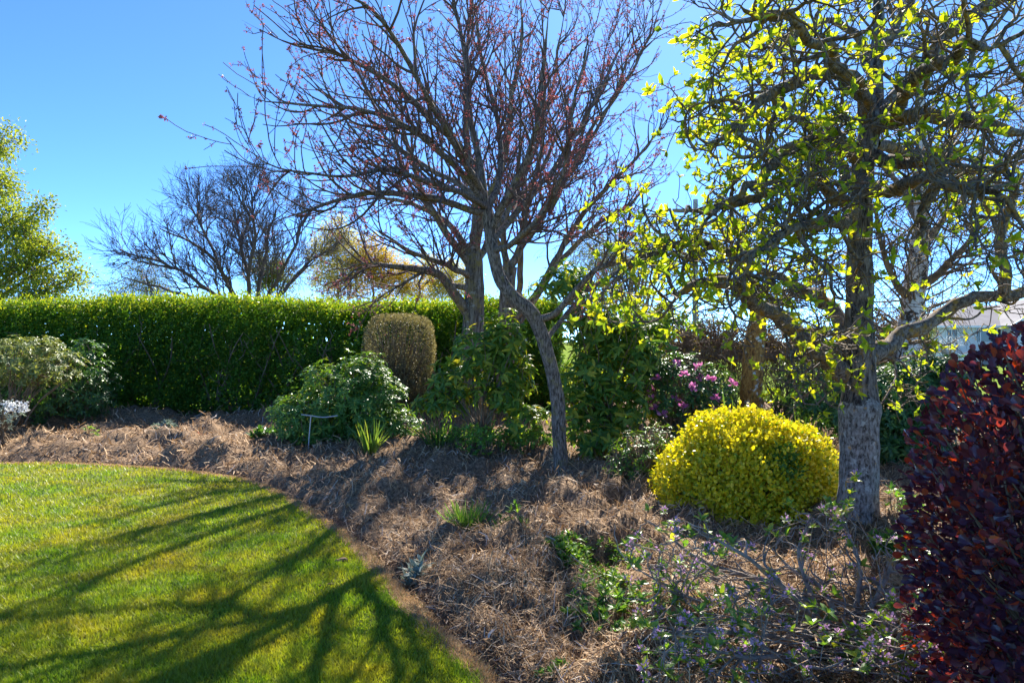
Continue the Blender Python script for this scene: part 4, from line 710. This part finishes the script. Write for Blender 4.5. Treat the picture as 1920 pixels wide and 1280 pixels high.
# purple bush
c = A(2.17, 2.42, .78); sb = thing('purple_bush', (2.17, 2.42, 0), 'tall dense dark purple leaved bush with glowing red leaf tips', 'shrub')
def pshell(n, deep, f):
    a, nn = shell((c[0], c[1], .78), (f*.63, f*.63, f*.86), n, 2.6, .17, 3.6, deep, .02, None or 0, 9); return a, nn
a, nn = pshell(14000, .30, 1.02); n = len(a); x = norm(nn*.8+A(0, 0, .35)+rdir(n)*.8); nr = norm(nn*.6+A(0, 0, .4)+rdir(n)*.8); s = U(.030, .056, n)
leaves(sb, OBOV, M['smoke'], a, x, nr, s, 300, ctr=c)
put('stems', Geo().add(*stems((2.17, 2.42, 0), a[:420], .010, .0025, 8, 5, .12, .2, .03)), M['stem'], sb)
ci, cn = pshell(6000, .3, .78); put('inner_foliage', Geo().add(*inst(*lf2(.7), ci, rdir(len(ci)), rdir(len(ci)), U(.035, .05, len(ci)))), M['smoke'], sb, kind='stuff')
# daphne in front
b = G(1565, 1195); db = thing('daphne_bush', b, 'low leggy bush with tangled lichened bare stems and small lilac flower heads', 'shrub'); bd = b[1]
def Z(px, py, d, r): return (px, py, d, r)
LB = [[(1570, 1205, bd, .022), (1540, 1150, bd, .020), (1470, 1110, bd+.1, .017), (1400, 1090, bd+.2, .014), (1310, 1050, bd+.3, .010), (1250, 1000, bd+.4, .006), (1210, 975, bd+.4, .004)],
      [(1570, 1205, bd, .020), (1520, 1160, bd+.1, .018), (1460, 1120, bd+.2, .015), (1390, 1125, bd, .013), (1320, 1130, bd-.1, .010), (1240, 1090, bd-.2, .006), (1190, 1060, bd-.2, .003)],
      [(1570, 1200, bd, .020), (1560, 1140, bd+.2, .017), (1530, 1090, bd+.4, .014), (1480, 1060, bd+.6, .010), (1440, 1020, bd+.7, .006)], [(1570, 1200, bd, .020), (1600, 1130, bd+.2, .016), (1610, 1060, bd+.3, .012), (1590, 1000, bd+.4, .008), (1570, 950, bd+.4, .004)],
      [(1575, 1205, bd, .020), (1620, 1150, bd+.1, .016), (1660, 1080, bd+.2, .012), (1680, 1030, bd+.3, .006)], [(1565, 1210, bd, .018), (1480, 1190, bd-.3, .014), (1400, 1180, bd-.5, .010), (1320, 1190, bd-.7, .006), (1250, 1200, bd-.8, .003)],
      [(1570, 1210, bd, .018), (1620, 1200, bd-.2, .014), (1670, 1190, bd-.4, .010), (1700, 1170, bd-.5, .005)], [(1570, 1210, bd, .018), (1600, 1230, bd-.3, .014), (1640, 1235, bd-.5, .010), (1690, 1220, bd-.6, .005)],
      [(1560, 1200, bd, .018), (1500, 1130, bd-.3, .014), (1420, 1060, bd-.4, .010), (1340, 1010, bd-.4, .006), (1290, 990, bd-.4, .003)], [(1570, 1200, bd, .016), (1530, 1130, bd+.1, .012), (1500, 1040, bd+.2, .009), (1520, 970, bd+.2, .004)],
      [(1560, 1215, bd, .016), (1480, 1230, bd-.5, .012), (1400, 1235, bd-.7, .008), (1330, 1225, bd-.8, .004)]]
P, R = limbs(LB, 20, .05); P2, R2 = spawn(P, R, 115, (.25, 1), (.18, .45), (30, 75), 9, .30, .03, .009, .003); P3, R3 = spawn(P2, R2, 520, (.2, 1), (.06, .22), (30, 75), 7, .28, .06, .004, .0016)
put('stems', Geo().add(*tubes(P, R, 10, .25, 30)).add(*tubes(P2, R2, 6, .15, 40)).add(*tubes(P3, R3, 4)), M['daphnestem'], db, smooth=True)
ex = []
for px0, px1, py0, py1, d0, d1, n in ((1170, 1330, 985, 1130, bd-.3, bd+.4, 26), (1180, 1420, 1140, 1275, bd-.9, bd-.4, 46), (1590, 1740, 1150, 1275, bd-.8, bd-.3, 40), (1470, 1600, 940, 1010, bd+.2, bd+.5, 12)):
    for _ in range(n): ex.append(W(U(px0, px1), U(py0, py1), U(d0, d1)))
ex = np.array(ex); gz = bed_h(ex[:, 0], ex[:, 1]); ex[:, 2] = np.maximum(ex[:, 2], gz+.06)
put('side_shoots', Geo().add(*stems(b, ex, .0045, .002, 9, 4, .35, .05, .05)), M['daphnestem'], db, smooth=True)
i = rng.choice(len(P3), 230, replace=False); tips = np.concatenate([ex, P3[i, -1]]); pos, x, nr, s = whorls(tips, norm(rdir(len(tips))*.5+A(0, -.2, 1)), 5, .044, (25, 85), .35); leaves(db, LF6, M['daphne'], pos, x, nr, s, 150)
i = rng.choice(len(tips), 170, replace=False)
for c in tips[i]+A(0, -.01, .012):
    dd = norm(rdir(18)+A(0, -.2, .5)); put('flower_head', Geo().add(*inst(*LF6R, c+dd*U(.004, .020, 18)[:, None], dd, norm(rdir(18)), U(.011, .019, 18))), M['lilac'], db)

# ------------------------------------------------------------------ small plants
def tuft(name, label, b, n, L, wd, mat, spread=.06, lean=.5, cat='plant'):
    th = thing(name, b, label, cat); k = 7
    for _ in range(n):
        a = U(0, 6.28); o = A(*b)+A(math.cos(a), math.sin(a), 0)*spread*U(0, 1)+A(0, 0, -.02); d = norm(A(math.cos(a)*lean*U(.1, 1), math.sin(a)*lean*U(.1, 1), 1)); ln = U(.55, 1)*L
        P = grow(o[None], d[None], np.array([ln]), k, .05, -.04*U(.3, 2.2))[0]; sd = norm(np.cross(P[-1]-P[0], A(*rng.normal(size=3))))*wd; ww = A(.8, 1, 1, .95, .8, .5, .05)[:, None]
        put('leaf', Geo().add(np.stack([P-sd*ww, P+sd*ww], 1).reshape(-1, 3), [(2*i, 2*i+1, 2*i+3, 2*i+2) for i in range(k-1)]), M[mat], th, smooth=True)
tuft('strap_leaf_plant', 'bright green strap leaved tuft in the mulch before the rhododendron mound', G(695, 850), 60, .55, .009, 'strap', .09, .65)
tuft('strap_leaf_plant', 'dark green strap leaved clump beside the low green ground cover', G(825, 840), 70, .55, .009, 'strap', .14, .8)
tuft('flag_iris', 'upright pale green iris blades behind the yellow bush top', A(W(1400, 640, 8.6)[0], 8.6, H(W(1400, 640, 8.6)[0], 8.6)), 18, .85, .012, 'strap', .25, .25)
tuft('flag_iris', 'upright lit iris blades between the yellow bush and apple trunk', A(W(1508, 640, 8.9)[0], 8.9, H(W(1508, 640, 8.9)[0], 8.9)), 16, .95, .013, 'strap', .12, .2)
def cover(name, label, pts, r, n, L, mat, hgt=.12, k=6, tm=LF6, cat='plant', elev=(20, 85), nl=0):
    c = np.mean(pts, 0); th = thing(name, c, label, cat); i = rng.integers(0, len(pts), n); a = U(0, 6.28, n); q = np.sqrt(U(0, 1, n))*r
    p = np.array(pts)[i]+np.stack([np.cos(a)*q, np.sin(a)*q, 0*a], -1); p[:, 2] = bed_h(p[:, 0], p[:, 1])+hgt*(1-.6*(q/r)**2)*U(.4, 1, n)
    base = p.copy(); base[:, 2] = bed_h(p[:, 0], p[:, 1])-.02; base[:, :2] = base[:, :2]*.9+c[:2]*.1
    put('stems', Geo().add(*tubes(np.stack([base, (base+p)/2+rng.normal(size=p.shape)*.01, p], 1), np.array([.004, .003, .002])[None].repeat(n, 0), 3)), M['stem'], th, kind='stuff')
    pos, x, nr, s = whorls(p, norm(A(0, 0, 1)+rdir(n)*.35), k, L, elev, .3); leaves(th, tm, M[mat], pos, x, nr, s, nl)
cover('ground_cover_plant', 'fresh green low leafy ground cover behind the mulch mound', [G(905, 848), G(950, 850), G(985, 850), G(1005, 848), G(885, 846)], .28, 420, .055, 'fresh', .36)
cover('ground_cover_plant', 'fine dark green feathery clump next to the bright ground cover', [G(830, 838), G(860, 836), G(800, 838)], .2, 220, .045, 'cover', .26, tm=LF6N)
tuft('leafy_plant', 'feathery dark green clump alone in the shaded mulch', G(875, 972), 130, .30, .006, 'cover', .13, .9)
cover('leafy_plant', 'small yellow green shoots in the mulch near the feathery clump', [G(945, 998), G(975, 995), G(965, 1000)], .08, 26, .05, 'cover', .10, 5, LF6N, elev=(10, 50))
cover('leafy_plant', 'small grey green thistle rosette by the lawn edge', [G(780, 1078)], .08, 9, .09, 'silver', .06, 7, LF6N)
cover('leafy_plant', 'rounded bright green leafy patch in the open mulch', [G(1062, 1040), G(1085, 1035), G(1075, 1050)], .13, 130, .045, 'cover', .06, nl=60)
cover('leafy_plant', 'trailing green leafy patch running toward the lilac flowered bush', [G(1120, 1085), G(1145, 1095), G(1150, 1070), G(1110, 1100), G(1160, 1110)], .13, 170, .042, 'cover', .06, nl=60)
cover('leafy_plant', 'green leafy seedlings beneath the lilac flowered bush', [G(1130, 1170), G(1180, 1150), G(1220, 1180), G(1110, 1145)], .16, 90, .045, 'cover', .10)
cover('leafy_plant', 'tiny green weed in the mulch beside the lawn edge', [G(1035, 1270)], .08, 20, .03, 'cover', .08)
cover('leafy_plant', 'bright green leafy clump between the apple trunk and purple bush', [G(1672, 1008), G(1690, 1000), G(1700, 1020), G(1680, 1030)], .15, 170, .055, 'cover', .22, 6, LF6N)
cover('leafy_plant', 'dark glossy low leaves at the foot of the rhododendron mound', [G(490, 818), G(515, 822)], .14, 26, .12, 'rhodo_dark', .12)
cover('leafy_plant', 'small silver green mound plant at the hedge foot', [G(310, 812)], .16, 90, .07, 'silver', .26)
cover('leafy_plant', 'small red leaved seedling on the lit mulch', [G(380, 826)], .09, 14, .06, 'redleaf', .10, 5, LF6N)
cover('leafy_plant', 'tiny yellow green seedling on the mulch before the dark shrub', [G(172, 822)], .09, 14, .06, 'cover', .10, 5, LF6N)
d = 9.8; rhodo('white_flowering_shrub', 'grey twiggy shrub with white blossom at the bed end', 'shrub', (W(-5, 640, d)[0], d, .1), [Wb(0, 775, d, 46, 30), Wb(-40, 790, d, 50, 40)], 130, .06, 'silver', 6, .15)
wf = [o for o in bpy.data.objects if o.name.startswith('white_flowering_shrub')][0]; q = np.array([W(U(8, 52), U(752, 772), d-.2+U(-.1, .1)) for _ in range(180)]); put('blossom', Geo().add(*inst(*LF6R, q, rdir(180), rdir(180)+A(0, 0, 1), U(.03, .05, 180))), M['white'], wf, kind='stuff')
# stake with bent top rod
b = G(577, 842); st = thing('metal_stake', b, 'thin metal stake with a curved cross rod in front of the rhododendron mound', 'stake'); d = b[1]
put('post', Geo().add(*tubes(np.array([[b-A(0, 0, .1), (b+W(583, 782, d))/2, W(583, 780, d)]]), np.full((1, 3), .008), 6)), M['metalrod'], st)
put('cross_rod', Geo().add(*tubes(np.array([catmull([W(565, 777, d), W(583, 779, d-.012), W(605, 782, d), W(633, 779, d)], 10)]), np.full((1, 10), .009), 6)), M['metalrod'], st)
from collections import defaultdict
fam = defaultdict(list)
for o in bpy.data.objects:
    if o.parent is None and 'category' in o: fam[o.name.split('.')[0]].append(o)
for nm, l in fam.items():
    if len(l) > 1:
        for o in l:
            if 'group' not in o: o['group'] = nm.replace('_', ' ')+'s of the garden'
print('tris', sum(len(o.data.loops)-2*len(o.data.polygons) for o in bpy.data.objects if o.type == 'MESH'), 'objects', len(bpy.data.objects))
